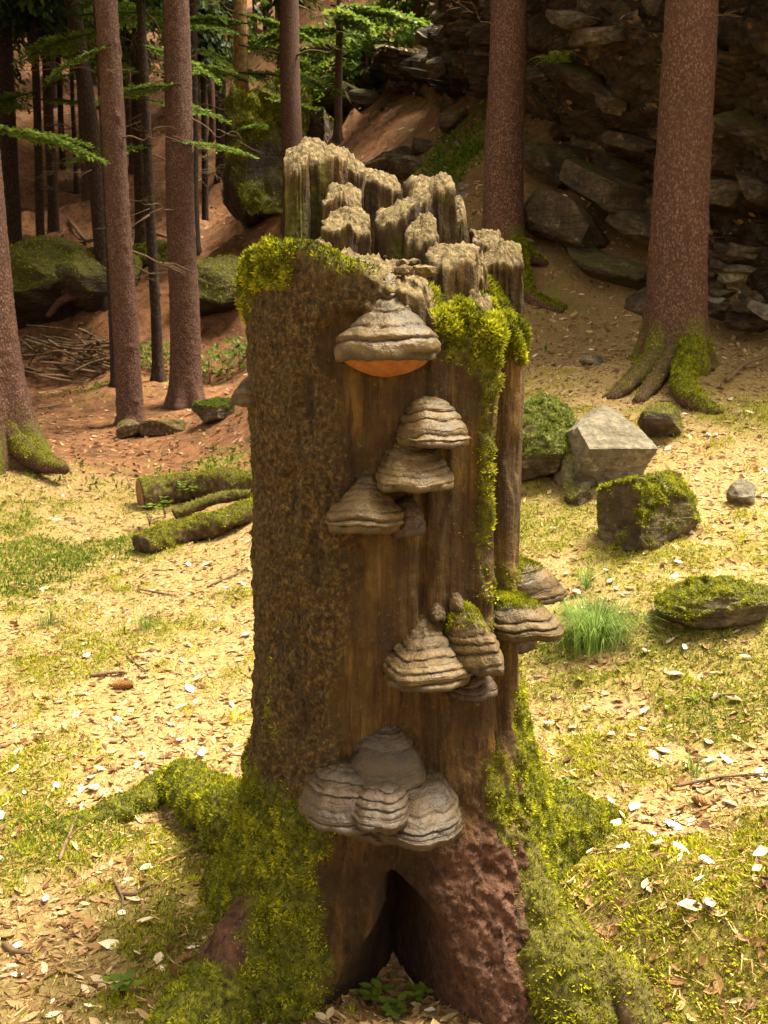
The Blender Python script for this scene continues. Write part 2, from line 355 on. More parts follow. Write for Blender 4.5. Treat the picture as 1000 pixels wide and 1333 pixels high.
# ------------------------------------------------------------------ trees of the place (pixel of the foot, pixel where the stem leaves the top edge, width in px, distance)
TREES = [  # base px, base py, top px, width px, Y, crown base height, bark, segments, label, group
    (-8, 592, -62, 78, 8.0, 9, 'bark', 'hi', 'thick reddish spruce with flared mossy foot beside the sunlit clearing', None),
    (171, 552, 138, 31, 11.0, 8, 'bark', 'hi', 'straight reddish spruce with two dark bark chunks lying at its foot', None),
    (243, 530, 227, 37, 12.4, 8, 'bark', 'hi', 'straight reddish spruce with a widened foot standing alone on the brown path edge', None),
    (384, 300, 378, 26, 16.5, 8, 'bark', 'mid', 'reddish spruce with small knots rising right behind the broken stump top', None),
    (655, 338, 660, 46, 10.2, 9, 'bark', 'hi', 'spruce with a moss green root at its foot in front of the rock slabs', None),
    (876, 478, 902, 67, 7.2, 10, 'bark', 'hi', 'thick scaly spruce with spreading mossy roots in front of the dark cliff', None),
    (440, 182, 442, 9, 18.5, 5, 'bark', 'mid', 'very thin straight young spruce on the leaf covered bank', None),
    (321, 312, 315, 19, 18.0, 7, 'barkp', 'mid', 'pale tan pine stem beside the overhanging mossy rock', None),
    (142, 392, 96, 22, 16, 6, 'barkd', 'mid', 'dark leaning spruce with a bare root reaching over the slope', None),
    (156, 500, 131, 19, 13.2, 6, 'barkd', 'mid', 'dark shaded spruce directly behind a lighter reddish stem', None),
    (206, 487, 186, 13, 13.6, 6, 'barkd', 'mid', 'thin dark spruce between two reddish spruces at the clearing edge', None),
    (17, 342, 3, 23, 20, 6, 'barkd', 'mid', 'dark spruce on the slope rising behind the thick flared spruce', 'dark spruces on the slope'),
    (54, 337, 42, 10, 20, 5, 'barkd', 'mid', 'thin dark stem standing just behind the broad mossy bank boulder', 'dark spruces on the slope'),
    (70, 302, 58, 13, 22, 5, 'barkd', 'mid', 'dark stem paired with a thinner one above the mossy bank boulder', 'dark spruces on the slope'),
    (188, 328, 180, 21, 20, 5, 'barkd', 'mid', 'dark spruce upslope between the two straight reddish spruces', 'dark spruces on the slope'),
    (252, 347, 246, 17, 18.5, 6, 'barkd', 'mid', 'dark spruce half hidden behind the reddish spruce with the widened foot', 'dark spruces on the slope'),
    (289, 242, 286, 14, 26, 5, 'barkd', 'mid', 'slender dark spruce upslope beside the overhanging mossy rock', 'dark spruces on the slope'),
    (268, 316, 262, 8, 22, 4.5, 'barkd', 'mid', 'very thin dark stem between the half hidden dark spruce and the pale pine', 'dark spruces on the slope'),
    (100, 262, 92, 5, 28, 4.5, 'barkd', 'mid', 'hair thin dark stem upslope next to the leaning spruce', 'dark spruces on the slope'),
    (82, 216, 74, 7, 31, 4.5, 'barkd', 'mid', 'very thin far stem high above the mossy bank boulder', 'dark spruces on the slope'),
]
# ------------------------------------------------------------------ terrain
CTRL = [W(*c) for c in [(100, 800, 4.7), (20, 800, 4.6), (100, 650, 7.2), (250, 700, 6.2), (300, 600, 8.6), (100, 600, 8.8), (300, 520, 13), (300, 480, 14.8), (300, 400, 16.2), (60, 510, 14.3), (100, 488, 15.2), (250, 480, 15),
        (60, 200, 31), (80, 100, 42), (100, 0, 60), (250, 100, 42), (300, 0, 60), (575, 232, 13.5), (700, 362, 10), (600, 272, 11.5), (740, 480, 7.3), (960, 500, 6.8),
        (700, 560, 5.8), (775, 650, 4.8), (950, 700, 4.2), (850, 800, 3.6), (950, 950, 2.9), (800, 1100, 2.4), (900, 1150, 2.0), (480, 60, 24), (540, 60, 21), (420, 0, 32),
        (850, 560, 5.7), (1000, 600, 5.1), (560, 150, 17), (780, 410, 9.4), (600, 0, 28)]]
CTRL += [W(t[0], t[1], t[4]) for t in TREES]
CTRL += [np.array(c, float) for c in [(0, 1.7, 0), (0, 2.2, 0), (-.5, 1.7, 0), (.4, 1.7, 0), (-1, 2, 0), (-1, 3, .02), (1, 3.2, .2), (0, 3.4, .1), (-2.5, 2.5, .05), (.9, 1.4, .1), (0, .8, 0), (0, -1, -.05), (-3, -1, 0), (3, -1, .3),
        (2.5, 2, .4), (0, -8, -.3), (-10, -8, 0), (10, -8, 1), (0, 5, .42), (-8, 4, .9), (-10, 10, 1.2), (-12, 16, 2.2), (-20, 24, 6), (-30, 45, 17), (-40, 80, 35), (0, 80, 36), (40, 80, 36), (0, 60, 25.5), (25, 40, 20),
        (12, 22, 13), (12, 12, 8), (7.5, 8, 2.6), (9, 4, 2), (25, 5, 8), (-25, 5, 3), (-45, 20, 9), (45, 20, 18), (-60, 80, 35), (60, 80, 38), (-60, -8, 5), (60, -8, 12), (5, 16, 9)]]
CTRL = np.array(CTRL)
def _k(r2): return .5 * r2 * np.log(np.maximum(r2, 1e-12))
_n = len(CTRL); _A = np.zeros((_n + 3, _n + 3)); _xy = CTRL[:, :2]
_A[:_n, :_n] = _k(((_xy[:, None] - _xy[None]) ** 2).sum(-1)) + np.eye(_n) * .15
_A[:_n, _n:] = np.c_[np.ones(_n), _xy]; _A[_n:, :_n] = _A[:_n, _n:].T
_w = np.linalg.solve(_A, np.r_[CTRL[:, 2], 0, 0, 0])
def G0(x, y):
    x, y = np.asarray(x, float), np.asarray(y, float); r = _w[_n] + _w[_n + 1] * x + _w[_n + 2] * y
    for i in range(_n): r = r + _w[i] * _k((x - _xy[i, 0]) ** 2 + (y - _xy[i, 1]) ** 2)
    return r
def cone_hit(px, py):
    """where the view ray through a pixel meets the smooth terrain"""
    Y = np.geomspace(1.2, 80, 260); q = (W(px, py, 1.0) - (0, 0, EYE))[None] * Y[:, None] + (0, 0, EYE)
    return q[np.nonzero(q[:, 2] < G0(q[:, 0], q[:, 1]))[0][0]]
BLOBS = []   # moss patches on the ground: x, y, radius, strength, green
for px, py, r, s, g in [(60, 735, .55, 1.0, 1), (150, 720, .35, 1, 1), (20, 760, .4, 1, 1), (0, 690, .5, .7, .6), (290, 600, .6, .8, .4), (120, 630, .8, .45, .5), (60, 650, .6, .4, .6), (310, 780, .2, .9, .2), (40, 1105, .20, .9, .2), (140, 1110, .15, .8, .2),
        (60, 1000, .2, .7, .1), (240, 1150, .25, .7, 0), (200, 1250, .25, .8, 0), (120, 1200, .15, .4, .1), (880, 1150, .28, 1, 0), (960, 1200, .25, 1, 0), (800, 1190, .16, 1, 0), (760, 1090, .16, 1, 0), (780, 1000, .25, 1, 0), (940, 945, .22, 1, .3),
        (730, 870, .3, .9, .4), (780, 850, .3, .6, .5), (700, 700, .35, .7, .2), (900, 830, .3, .8, .2), (990, 830, .3, .7, .1), (860, 730, .5, .6, 0), (970, 720, .2, .6, .1), (990, 540, .4, .7, .1), (840, 560, .5, .35, 0), (720, 410, .5, .6, 0),
        (950, 1320, .3, .7, 0), (640, 540, .7, .4, 0), (340, 560, .5, .5, .3), (130, 850, .3, .4, .3), (60, 880, .2, .5, .1), (250, 820, .3, .3, .3), (590, 225, .75, 1.2, .9), (620, 215, .5, 1.2, .9), (560, 232, .4, 1.1, .9), (575, 200, 1, .5, .5), (150, 500, 1.2, .8, .8), (70, 545, 1, .4, .6), (420, 110, 2.5, .6, .4), (350, 60, 3, .6, .4)]:
    p = cone_hit(px, py); BLOBS.append((p[0], p[1], r, s, g))
def moss_mask(x, y):
    p = P3(x, y, 0); n = fbm(p * 2.6, 4) * .40 + fbm(p * 10 + 5, 4, .65) * .60
    b = np.zeros_like(x); g = np.zeros_like(x)
    for bx, by, r, s, gg in BLOBS:
        e = np.exp(-((x - bx) ** 2 + (y - by) ** 2) / (r * r)) * s; b = np.maximum(b, e); g = np.maximum(g, e * gg)
    far = ss(6, 11, np.hypot(x, y)) * .35
    return ss(.34, .74, b * .75 + .29 + n * 1.1 - far), np.clip(g * 1.2, 0, 1)
def needle_mask(x, y):
    n = fbm(P3(x, y, 2) * .8, 3) * 1.6
    d = np.where(x < 0, y + .9 * np.minimum(-x, 4) * 0 , y + .25 * x)
    return np.where(x < .3, ss(6.3, 9.2, d + n), ss(6.3, 13.5, d + n) * .85)
def relief(x, y):
    p = P3(x, y, 0); near = 1 - ss(8, 25, np.hypot(x, y)); m, _ = moss_mask(x, y)
    h = fbm(p * .9 + 3, 3) * .09 * (1 - .5 * near) + fbm(p * 4.5, 3) * .022 * near + fbm(p * 18, 3) * .010 * near + m * near * (.018 + .016 * np.abs(fbm(p * 14, 3)))
    far = ss(10, 20, y); h = h + far * (fbm(p * .35 + 9, 4) * .55 + np.maximum(ridge(p * .6 + 4, 3) - .35, 0) * .7)
    flat = np.exp(-((x) ** 2 + (y - 1.85) ** 2) / .18)
    # the bank to the right of the stump foot, with a hollow between
    bank = .17 * np.exp(-(((x - .82) / .28) ** 2 + ((y - 1.72) / .20) ** 2)) + .10 * np.exp(-(((x - .62) / .16) ** 2 + ((y - 1.98) / .16) ** 2))
    return h * (1 - .8 * flat) + bank - .07 * np.exp(-(((x - .03) / .11) ** 2 + ((y - 1.92) / .16) ** 2))
def G(x, y): return G0(x, y) + relief(np.asarray(x, float), np.asarray(y, float))
def g1(x, y): return float(G(np.array([x]), np.array([y]))[0])
def hit(px, py):
    Y = np.geomspace(1.2, 80, 420); d = W(px, py, 1.0) - (0, 0, EYE); q = d[None] * Y[:, None] + (0, 0, EYE)
    k = np.nonzero(q[:, 2] < G0(q[:, 0], q[:, 1]) + .25)[0]; k0 = max(int(k[0]) - 2, 0); q = q[k0:k0 + 90]
    k = np.nonzero(q[:, 2] < G(q[:, 0], q[:, 1]))[0]; p = q[int(k[0]) if len(k) else -1]
    return np.array([p[0], p[1], g1(p[0], p[1])])
def axis(c, lo, hi, n, k):
    s = np.linspace(0, 1, n); a = np.arcsinh((lo - c) / k); b = np.arcsinh((hi - c) / k); return c + k * np.sinh(a + (b - a) * s)
gx, gy = axis(0, -70, 70, 400, 1.2), axis(2.3, -12, 95, 410, 1.2)
GX, GY = np.meshgrid(gx, gy); GZ = G(GX, GY); gm, gg = moss_mask(GX, GY); gn = needle_mask(GX, GY)
GV = np.stack([GX, GY, GZ], -1).reshape(-1, 3); GF = grid_faces(len(gy), len(gx), False)
ground = put('ground', np_mesh('ground', GV, GF, True, {'moss': gm * .85, 'needle': gn}), M['ground']); ground['kind'] = 'structure'

def ground_scatter(n, y0, y1, power=1.0):
    """points over the clearing, thinning out with distance"""
    y = y0 * (y1 / y0) ** (rng.random(n) ** power); x = (rng.random(n) * 2 - 1) * (.52 * y + .55)
    return x, y
def lay(x, y):
    e = .02; z = G(x, y); nx = (G(x + e, y) - z) / e; ny = (G(x, y + e) - z) / e
    return np.stack([x, y, z], -1), nrm(np.stack([-nx, -ny, np.ones_like(nx)], -1))
# small brown litter, needles and moss: nobody could count these
x, y = ground_scatter(20000, 1.3, 11); p, nn = lay(x, y); mk, _ = moss_mask(x, y); keep = rng.random(len(x)) > mk * .7; p, nn = p[keep], nn[keep]; n = len(p)
r_ = np.clip(rng.normal(.42, .27, n) - .25 * needle_mask(p[:, 0], p[:, 1]), 0, 1)
L = (.007 + .013 * rng.random(n)) * (1 + .13 * p[:, 1])
o = instanced('leaf_litter', LEAF_V, LEAF_F, p + nn * .004, frames(nrm(nn + rng.normal(0, .28, (n, 3))), rng.random(n) * 6.283), np.stack([L * (.5 + .6 * rng.random(n)), L, L * (.3 + 1.3 * rng.random(n))], -1), r_, M['litter'])
tag(o, 'small brown dry leaf and bark litter scattered over the clearing floor', 'leaf litter', kind='stuff')
x, y = ground_scatter(11000, 7.5, 34, .8); p, nn = lay(x, y); n = len(p); L = (.012 + .03 * rng.random(n) ** 2) * (1 + .06 * y)
o = instanced('slope_litter', LEAF_V, LEAF_F, p + nn * .006, frames(nrm(nn + rng.normal(0, .3, (n, 3))), rng.random(n) * 6.283), np.stack([L * (.4 + .6 * rng.random(n)), L, L * (.3 + 1.3 * rng.random(n))], -1), np.clip(rng.normal(.36, .2, n) + .22 * ss(-2, 2, p[:, 0]), 0, 1), M['litter'])
tag(o, 'reddish brown fallen leaves and bark bits strewn over the shaded slope', 'leaf litter', kind='stuff')
x, y = ground_scatter(60000, 1.3, 8); p, nn = lay(x, y); n = len(p)
d = nrm(np.stack([rng.normal(size=n), rng.normal(size=n), rng.normal(0, .22, n)], -1)); d = nrm(d - nn * (d * nn).sum(1, keepdims=True) * .8)
L = (.012 + .03 * rng.random(n))
o = instanced('needle_litter', [(-.5, 0, 0), (.5, 0, 0), (0, .1, 1)], np.array([[0, 1, 2]]), p + nn * .004, frames(d, rng.random(n) * 6.283), np.stack([.0022 + .001 * y, L, L], -1), np.clip(rng.normal(.55, .28, n), 0, 1), M['needle'])
tag(o, 'fine straw coloured needles and stalks covering the clearing floor', 'needle litter', kind='stuff')
x, y = ground_scatter(460000, 1.3, 7.5); mk, gr = moss_mask(x, y); keep = rng.random(len(x)) < mk * np.clip(1.1 - y * .03, .3, 1); x, y, gr = x[keep], y[keep], gr[keep]; p, nn = lay(x, y); n = len(p)
cl = fbm(p * 16, 2); L = (.0045 + .007 * rng.random(n)) * np.clip(1 + .6 * cl, .5, 1.6) * (1 + .16 * y); up = nrm(nn + rng.normal(0, .5, (n, 3)))
rn = np.clip(.66 + cl * .6 + .35 * fbm(p * 3 + 8, 2) + rng.normal(0, .2, n), 0, 1); isg = rng.random(n) < gr
for sel, nm, mt, lb in ((~isg, 'ground_moss', M['moss'], 'low yellow green moss growing over the clearing floor'), (isg, 'green_ground_cover', M['mossg'], 'fresh green moss and tiny plants in patches beside the logs and rocks')):
    o = instanced(nm, FROND_V, FROND_F, p[sel], frames(up[sel], rng.random(sel.sum()) * 6.283), L[sel] * (1 if nm == 'ground_moss' else 1.5), rn[sel], mt); tag(o, lb, 'moss', kind='stuff')

# moss on the bank and the far edge of the path
x, y = ground_scatter(90000, 7.5, 22); mk, gr = moss_mask(x, y); keep = rng.random(len(x)) < mk * (.15 + gr); x, y, gr = x[keep], y[keep], gr[keep]; p, nn = lay(x, y); n = len(p)
gc = hit(585, 226); n2 = 9000; x2 = gc[0] + rng.normal(0, .55, n2); y2 = gc[1] + rng.normal(0, .8, n2); k2 = rng.random(n2) < ss(-.25, .2, fbm(P3(x2, y2, 1) * 2.2, 3)); p2, nn2 = lay(x2[k2], y2[k2]); p, nn = np.vstack([p, p2]), np.vstack([nn, nn2]); n = len(p)
o = instanced('bank_moss', FROND_V, FROND_F, p, frames(nrm(nn + rng.normal(0, .5, (n, 3))), rng.random(n) * 6.283), (.03 + .05 * rng.random(n)), np.clip(rng.normal(.5, .22, n), 0, 1), M['mossg']); tag(o, 'green moss cushions on the bank and along the far path edge', 'moss', kind='stuff')
# ------------------------------------------------------------------ the stump
CX, CY = 0.018, 2.12
stump = thing('tree_stump', 'tall broken mossy tree stump covered with bracket fungi and with a hollow at its foot', 'tree stump', (CX, CY, 0))
def lobe(ph, c, wd): d = (ph - c + np.pi) % (2 * np.pi) - np.pi; return np.exp(-(d / wd) ** 2)
def adiff(ph, c): return (ph - c + np.pi) % (2 * np.pi) - np.pi
D = RAD
def rim_h(ph):
    """height of the broken rim, ph = angle from the camera side, to the right positive"""
    x = np.sin(ph); h = 1.60 + .05 * ss(-.35, -.8, x) * 1 - .035 * ss(-.35, 0, x) - .065 * ss(.18, .30, x) - .015 * ss(.55, .66, x)
    h = h - .03 * lobe(ph, D(64), .09) + .012 * lobe(ph, D(-28), .2)
    back = ss(D(95), D(125), np.abs(ph)); h = h + back * .06
    h = h + fbm(P3(np.cos(ph) * 6, np.sin(ph) * 6, 1), 3) * .028
    return h
def base_r(ph, z):
    r = .305 + .010 * np.cos(ph * 3 + .6) + .006 * np.cos(ph * 5 + 2)
    r = r + .006 * ss(.9, 1.6, z)
    # vertical ribs and grooves on the right flank
    up = ss(.45, .7, z)
    r = r + up * (.020 * lobe(ph, D(40), .12) - .050 * lobe(ph, D(53), .075) + .012 * lobe(ph, D(66), .11) - .035 * lobe(ph, D(84), .07) - .012 * lobe(ph, D(13), .03))
    # plate of bark on the left stands proud of the bare wood in the middle
    edge = adiff(ph, D(-22)) + .10 * np.sin(z * 5) + fbm(P3(ph * 3, 0, z * 4), 3) * .18
    bark = ss(.07, -.05, edge) * (np.abs(ph) < D(175))
    topb = ss(1.50, 1.54, z + .035 * fbm(P3(ph * 8, 3, z * 8), 3)) * ss(D(12), D(2), ph) * ss(D(-40), D(-20), ph)
    bark = np.clip(bark + topb, 0, 1)
    r = r + .018 * bark * ss(.25, .5, z)
    # flare into the roots
    zz = np.maximum(z, -.05)
    r = r + .165 * lobe(ph, D(-52), .52) * np.exp(-(np.maximum(zz + .02, 0) / .30) ** 1.25)
    r = r + .22 * lobe(ph, D(44), .40) * np.exp(-(np.maximum(zz + .02, 0) / .28) ** 1.15)
    r = r + .20 * lobe(ph, D(-112), .42) * np.exp(-(np.maximum(zz, 0) / .26) ** 1.2)
    r = r + .22 * lobe(ph, D(112), .45) * np.exp(-(np.maximum(zz, 0) / .30) ** 1.2)
    r = r + .18 * lobe(ph, D(175), .5) * np.exp(-(np.maximum(zz, 0) / .26) ** 1.2)
    r = r + .03 * np.exp(-(np.maximum(zz, 0) / .4) ** 2)
    # hollow between the two front roots
    wd = D(27) * np.clip(1 - zz / .34, 0, 1) ** .9 + 1e-4
    hol = ss(1.2, .45, np.abs(adiff(ph, D(3) + fbm(P3(z * 9, 1, 1), 2) * .12)) / wd) * ss(.33, .24, zz)
    r = r - hol * .24 - .035 * lobe(ph, D(4), .16) * ss(.62, .2, zz)
    return r, bark, hol
NU, NV, NC = 480, 420, 36
s_ = np.linspace(-1, 1, NU, endpoint=False); ph = np.pi * (s_ * .62 + .38 * s_ ** 3)       # finer in front
hh = rim_h(ph)
vv = np.linspace(0, 1, NV)
PH = np.broadcast_to(ph, (NV, NU)); Z = -.14 + (hh + .14)[None] * vv[:, None]
R, BARK, HOL = base_r(PH, Z)
q = P3(np.sin(PH) * R, -np.cos(PH) * R, Z)
xs, ys = q[..., 0], q[..., 1]
grain = P3(xs * 34, ys * 34, Z * 3.2)
low = ss(.75, .45, Z)
woodd = ridge(grain, 5) * .0065 + fbm(P3(xs * 9, ys * 9, Z * 1.2), 3) * .012 + fbm(q * 60, 3) * .002 - .010 * ss(.15, .4, fbm(P3(xs * 14, ys * 14, Z * 5 + 9), 3)) + low * (ridge(P3(xs * 20, ys * 20, Z * 9), 4) * .012 + fbm(q * 45, 4, .65) * .009)
bk = P3(xs * 24, ys * 24, Z * 6); rb = ridge(bk + fbm(q * 7, 2)[..., None] * .45, 4)
rb2 = ridge(P3(xs * 50, ys * 50, Z * 26), 3)
barkd = rb * .015 + rb2 * .006 + fbm(q * 40, 4, .65) * .010 + fbm(q * 130, 2) * .003
CR = ss(.12, -.25, rb) * BARK
# where the moss sits
px_, py_, _d = proj(np.moveaxis(q + np.array([CX, CY, 0]), -1, 0))
nz = fbm(q * 7 + 2, 4) * 1.1 + fbm(q * 28, 3) * .5
deg = np.degrees(PH)
def band(a, lo, hi, s): return ss(lo - s, lo + s, a) * ss(hi + s, hi - s, a)
mo = np.zeros_like(Z)
def add(v): 
    global mo
    mo = np.maximum(mo, v)
add(band(deg, -80, -25, 12) * ss(.58, .38, Z) * 1.05)                        # left foot
add(band(deg, -170, -75, 12) * ss(.62, .30, Z) * 1.1)
add(band(deg, 36, 62, 6) * ss(.75, .45, Z) * ss(.06, .2, Z) * .55)
add(band(deg, 58, 175, 8) * ss(.80, .42, Z) * 1.05)                           # right foot
add(band(deg, 34, 44, 3) * band(Z, .72, 1.5, .05) * .56)                      # rib on the right
add(band(deg, 16, 36, 6) * ss(1.36, 1.50, Z) * .62)
add(band(deg, 20, 44, 6) * band(Z, .92, 1.12, .06) * .5)
add(band(deg, 44, 70, 6) * band(Z, .80, 1.05, .07) * .62)
add(band(deg, -100, -36, 8) * ss(.10, .03, hh[None] - Z) * 1.3)               # hanging from the rim
add(band(deg, -100, -62, 8) * ss(.22, .04, hh[None] - Z) * .75)
add(band(deg, 17, 80, 4) * ss(.045, .005, hh[None] - Z) * 1.2)
add(band(deg, 28, 44, 4) * ss(.20, .02, hh[None] - Z) * .62)
add(band(deg, -65, -35, 10) * band(Z, .5, .75, .1) * .3)
add(band(deg, 38, 64, 6) * ss(.14, .02, Z) * .8)
MO = ss(.36, .66, mo + nz * .42 * (mo > .02)) * (1 - HOL)
bare = band(deg, -68, -50, 4) * band(Z, .02, .17, .03)                        # patch of bare red bark in the moss
bc = W(302, 1212, 1.86) - np.array([CX, CY, 0])
def bare_at(v): return ss(.085, .06, np.linalg.norm((v - bc) * (1, .7, .75), axis=-1) + .03 * fbm(v * 20, 2))
bare = np.maximum(bare, bare_at(q)); MO = MO * (1 - bare)
RED = np.clip(ss(.50, .36, Z + nz * .05) * band(deg, 14, 70, 8) + bare + HOL * .6, 0, 1)
RED = RED * (1 - BARK * (deg < -20) * (1 - bare))
SHADE = np.clip(HOL * .6 + ss(.55, .3, Z) * band(deg, -30, 20, 8) * .75, 0, 1)  # shade in the hollow and on the wood around it, painted as colour
disp = woodd * (1 - BARK) + barkd * BARK + RED * (ridge(P3(xs * 26 + Z * 18, ys * 26, Z * 12), 5) * .014 + fbm(q * 60, 4, .7) * .010) + MO * (.004 + .030 * (.35 - np.abs(fbm(q * 17 + 4, 2))) + .010 * fbm(q * 45, 2))
R2 = R + disp
V = P3(np.sin(PH) * R2, -np.cos(PH) * R2, Z)
# rounded rim and rough broken top
t = np.linspace(0, 1, NC + 1)[1:]; rho = (1 - t) ** 1.0
TX, TY = V[-1, :, 0][None] * rho[:, None], V[-1, :, 1][None] * rho[:, None]
inner = 1.60 + .06 * ss(-.22, .0, TY) - .10 * ss(.06, .12, TX) * ss(.1, -.1, TY)
bl = ss(0, .35, t)[:, None]
tz = hh[None] * (1 - bl) + inner * bl + .008 * np.sin(np.clip(t / .12, 0, 1) * np.pi)[:, None]
qq = P3(TX, TY, 1.6); tz = tz + (fbm(qq * 26, 4) * .026 + ridge(qq * 60, 3) * .008) * ss(0, .1, t)[:, None]
CMO = np.clip(ss(.02, -.05, TX + .10 * fbm(qq * 12, 3) + .06) * ss(.18, .0, TY) + ss(.07, .11, TX) * ss(.42, .3, np.hypot(TX, TY)), 0, 1) * ss(.60, .45, t)[:, None]
tz = tz + CMO * (.020 + .022 * np.abs(fbm(qq * 20, 3)))
V = np.concatenate([V.reshape(-1, 3), P3(TX, TY, tz).reshape(-1, 3)])
cat = lambda a, b: np.concatenate([a.ravel(), np.broadcast_to(b, TX.shape).ravel()])
mossA = cat(MO, CMO); F = grid_faces(NV + NC, NU)
put('trunk', np_mesh('trunk', V, F, True, dict(moss=mossA, bark=cat(BARK, 0), red=cat(RED, 0), dark=cat(SHADE, 0), crack=cat(CR, 0), pale=cat(ss(.03, .0, hh[None] - Z) * .5 * (1 - BARK * .4), .95))), M['stump'], stump)
T = tri(F)
moss_fronds(V, T, mossA * cat(ss(.15, -.25, np.abs(PH) - 2.4), 1) * cat(1 + 0 * Z, .0), 98000, .0076, M['moss'], stump)
moss_fronds(V, T, np.clip(cat(MO * ss(.07, .02, hh[None] - Z), CMO), 0, 1), 42000, .010, M['moss'], stump, up=.4)

def splinter(px0, px1, tops, Y, depth, seed, zb=1.38):
    """an upright shard of broken wood; tops = heights (as rows of the photograph) across its width"""
    a0, a1 = W(px0 - 1, tops[0], Y), W(px1 + 1, tops[-1], Y); wd = a1[0] - a0[0]; cx = (a0[0] + a1[0]) / 2 - CX; cy = Y - CY
    zt = np.array([W(500, t_, Y)[2] for t_ in tops]); nu, nv, nc = 90, 46, 12
    r0 = np.random.default_rng(seed + 3)
    co = np.array([(-.5, -.5), (r0.uniform(-.15, .25), -.62), (.5, -.42), (.47, .5), (-.45, .5)]) * (wd, depth) * (1 + r0.normal(0, .10, (5, 2)))
    u = np.arange(nu) / nu * 5; i = u.astype(int); f_ = (u - i)[:, None]; O = co[i] * (1 - f_) + co[(i + 1) % 5] * f_
    plank = np.floor(u * 2.6 + 1.2 * fbm(P3(u * 1.1, seed, 0), 2)); pk = hash1(plank, seed) - .5
    O = O * (1 + .10 * pk + .05 * fbm(P3(u * 5, seed, 2), 3))[:, None]; ox, oy = O[:, 0], O[:, 1]
    def top(x, y):
        q_ = np.clip((x / wd + .5), 0, 1) * (len(zt) - 1); h = np.interp(q_, np.arange(len(zt)), zt) + .05 * np.clip(y / depth, -.6, .3)
        p = P3(x, y, seed); return h + fbm(p * 30, 4, .6) * .014 + np.round(fbm(p * 24 + 4, 2) * 3) / 3 * .016
    ht = top(ox, oy) + pk * .016 - .004; v = np.linspace(0, 1, nv)[:, None]; Z = zb + (ht - zb)[None] * v
    X, Yy = np.broadcast_to(ox, Z.shape), np.broadcast_to(oy, Z.shape)
    g = ridge(P3((X + cx) * 70, (Yy + cy) * 70, Z * 5 + seed), 4) * .006 + fbm(P3(X * 30, Yy * 30, Z * 9 + seed), 4, .6) * .010 + fbm(P3(X * 90, Yy * 90, Z * 40 + seed), 3) * .004
    chip = np.maximum(fbm(P3(X * 22, Yy * 22, Z * 22 + seed), 3) - .15, 0) * .14 * ss(.35, 1, v)
    f = 1 + g / (np.hypot(wd, depth) * .35) - chip - .05 * ss(.2, 1, v)
    X, Yy = X * f, Yy * f
    rho = (1 - np.linspace(0, 1, nc + 1)[1:])[:, None]; CXX, CYY = X[-1][None] * rho, Yy[-1][None] * rho
    tt = top(CXX, CYY); blend = ss(1, .8, rho); tz = ht[None] * (1 - blend) + tt * blend + .004 * (1 - rho ** 2) + (ridge(P3(CXX, CYY, seed) * 90, 3) * .007 + fbm(P3(CXX, CYY, seed) * 160, 2) * .005) * blend
    V = np.concatenate([P3(X, Yy, Z).reshape(-1, 3), P3(CXX, CYY, tz).reshape(-1, 3)]) + np.array([cx, cy, 0])
    n1, n2 = Z.size, CXX.size; nn_ = fbm(P3(X * 40, Yy * 40, Z * 30), 3)
    side = ss(.016, .0, ht[None] - Z + .012 * nn_).ravel(); streak = ss(.15, .45, fbm(P3((X + cx) * 30, (Yy + cy) * 30, Z * 4 + 7), 3)).ravel()
    z0 = np.zeros(n1 + n2); tm = ss(.25, .5, fbm(P3(CXX * 25, CYY * 25, seed), 3)).ravel() * .5
    at = dict(pale=np.r_[np.maximum(side * .7, streak * .40), np.full(n2, .9)], moss=np.r_[ss(.05, .5, fbm(P3(X * 15, Yy * 15, Z * 9 + seed * 2), 3)).ravel() * .6 * (1 - side), tm], bark=z0, red=z0, dark=np.r_[(.15 + .55 * ss(.0, .5, -nn_)).ravel() * (1 - side), np.zeros(n2)], crack=z0)
    return put('wood_shard', np_mesh('wood_shard', V, grid_faces(nv + nc, nu), True, at), M['stump'], stump)
for i, a in enumerate([(388, 450, (192, 190, 193, 205), 2.36, .11), (373, 398, (209, 206), 2.27, .055), (430, 472, (196, 203, 222), 2.40, .09), (452, 521, (226, 226, 238), 2.43, .09), (424, 468, (250, 246, 256), 2.27, .07), (426, 482, (287, 283, 290), 2.15, .10),
        (486, 560, (282, 268, 248), 2.17, .12), (532, 590, (244, 236, 238), 2.23, .10), (578, 606, (266, 270), 2.30, .06), (528, 566, (300, 290), 2.09, .07), (553, 618, (331, 326, 332), 2.03, .085), (606, 632, (350, 342), 2.09, .06),
        (612, 652, (306, 304, 309), 2.27, .07), (634, 675, (332, 324, 329), 2.17, .075), (400, 440, (320, 314, 322), 2.10, .07), (440, 500, (330, 338, 344), 2.02, .09), (610, 634, (394, 392), 1.97, .035), (470, 500, (362, 360), 1.86, .04), (520, 548, (366, 370), 1.93, .06)]):
    splinter(*a, seed=i * 3 + 1)
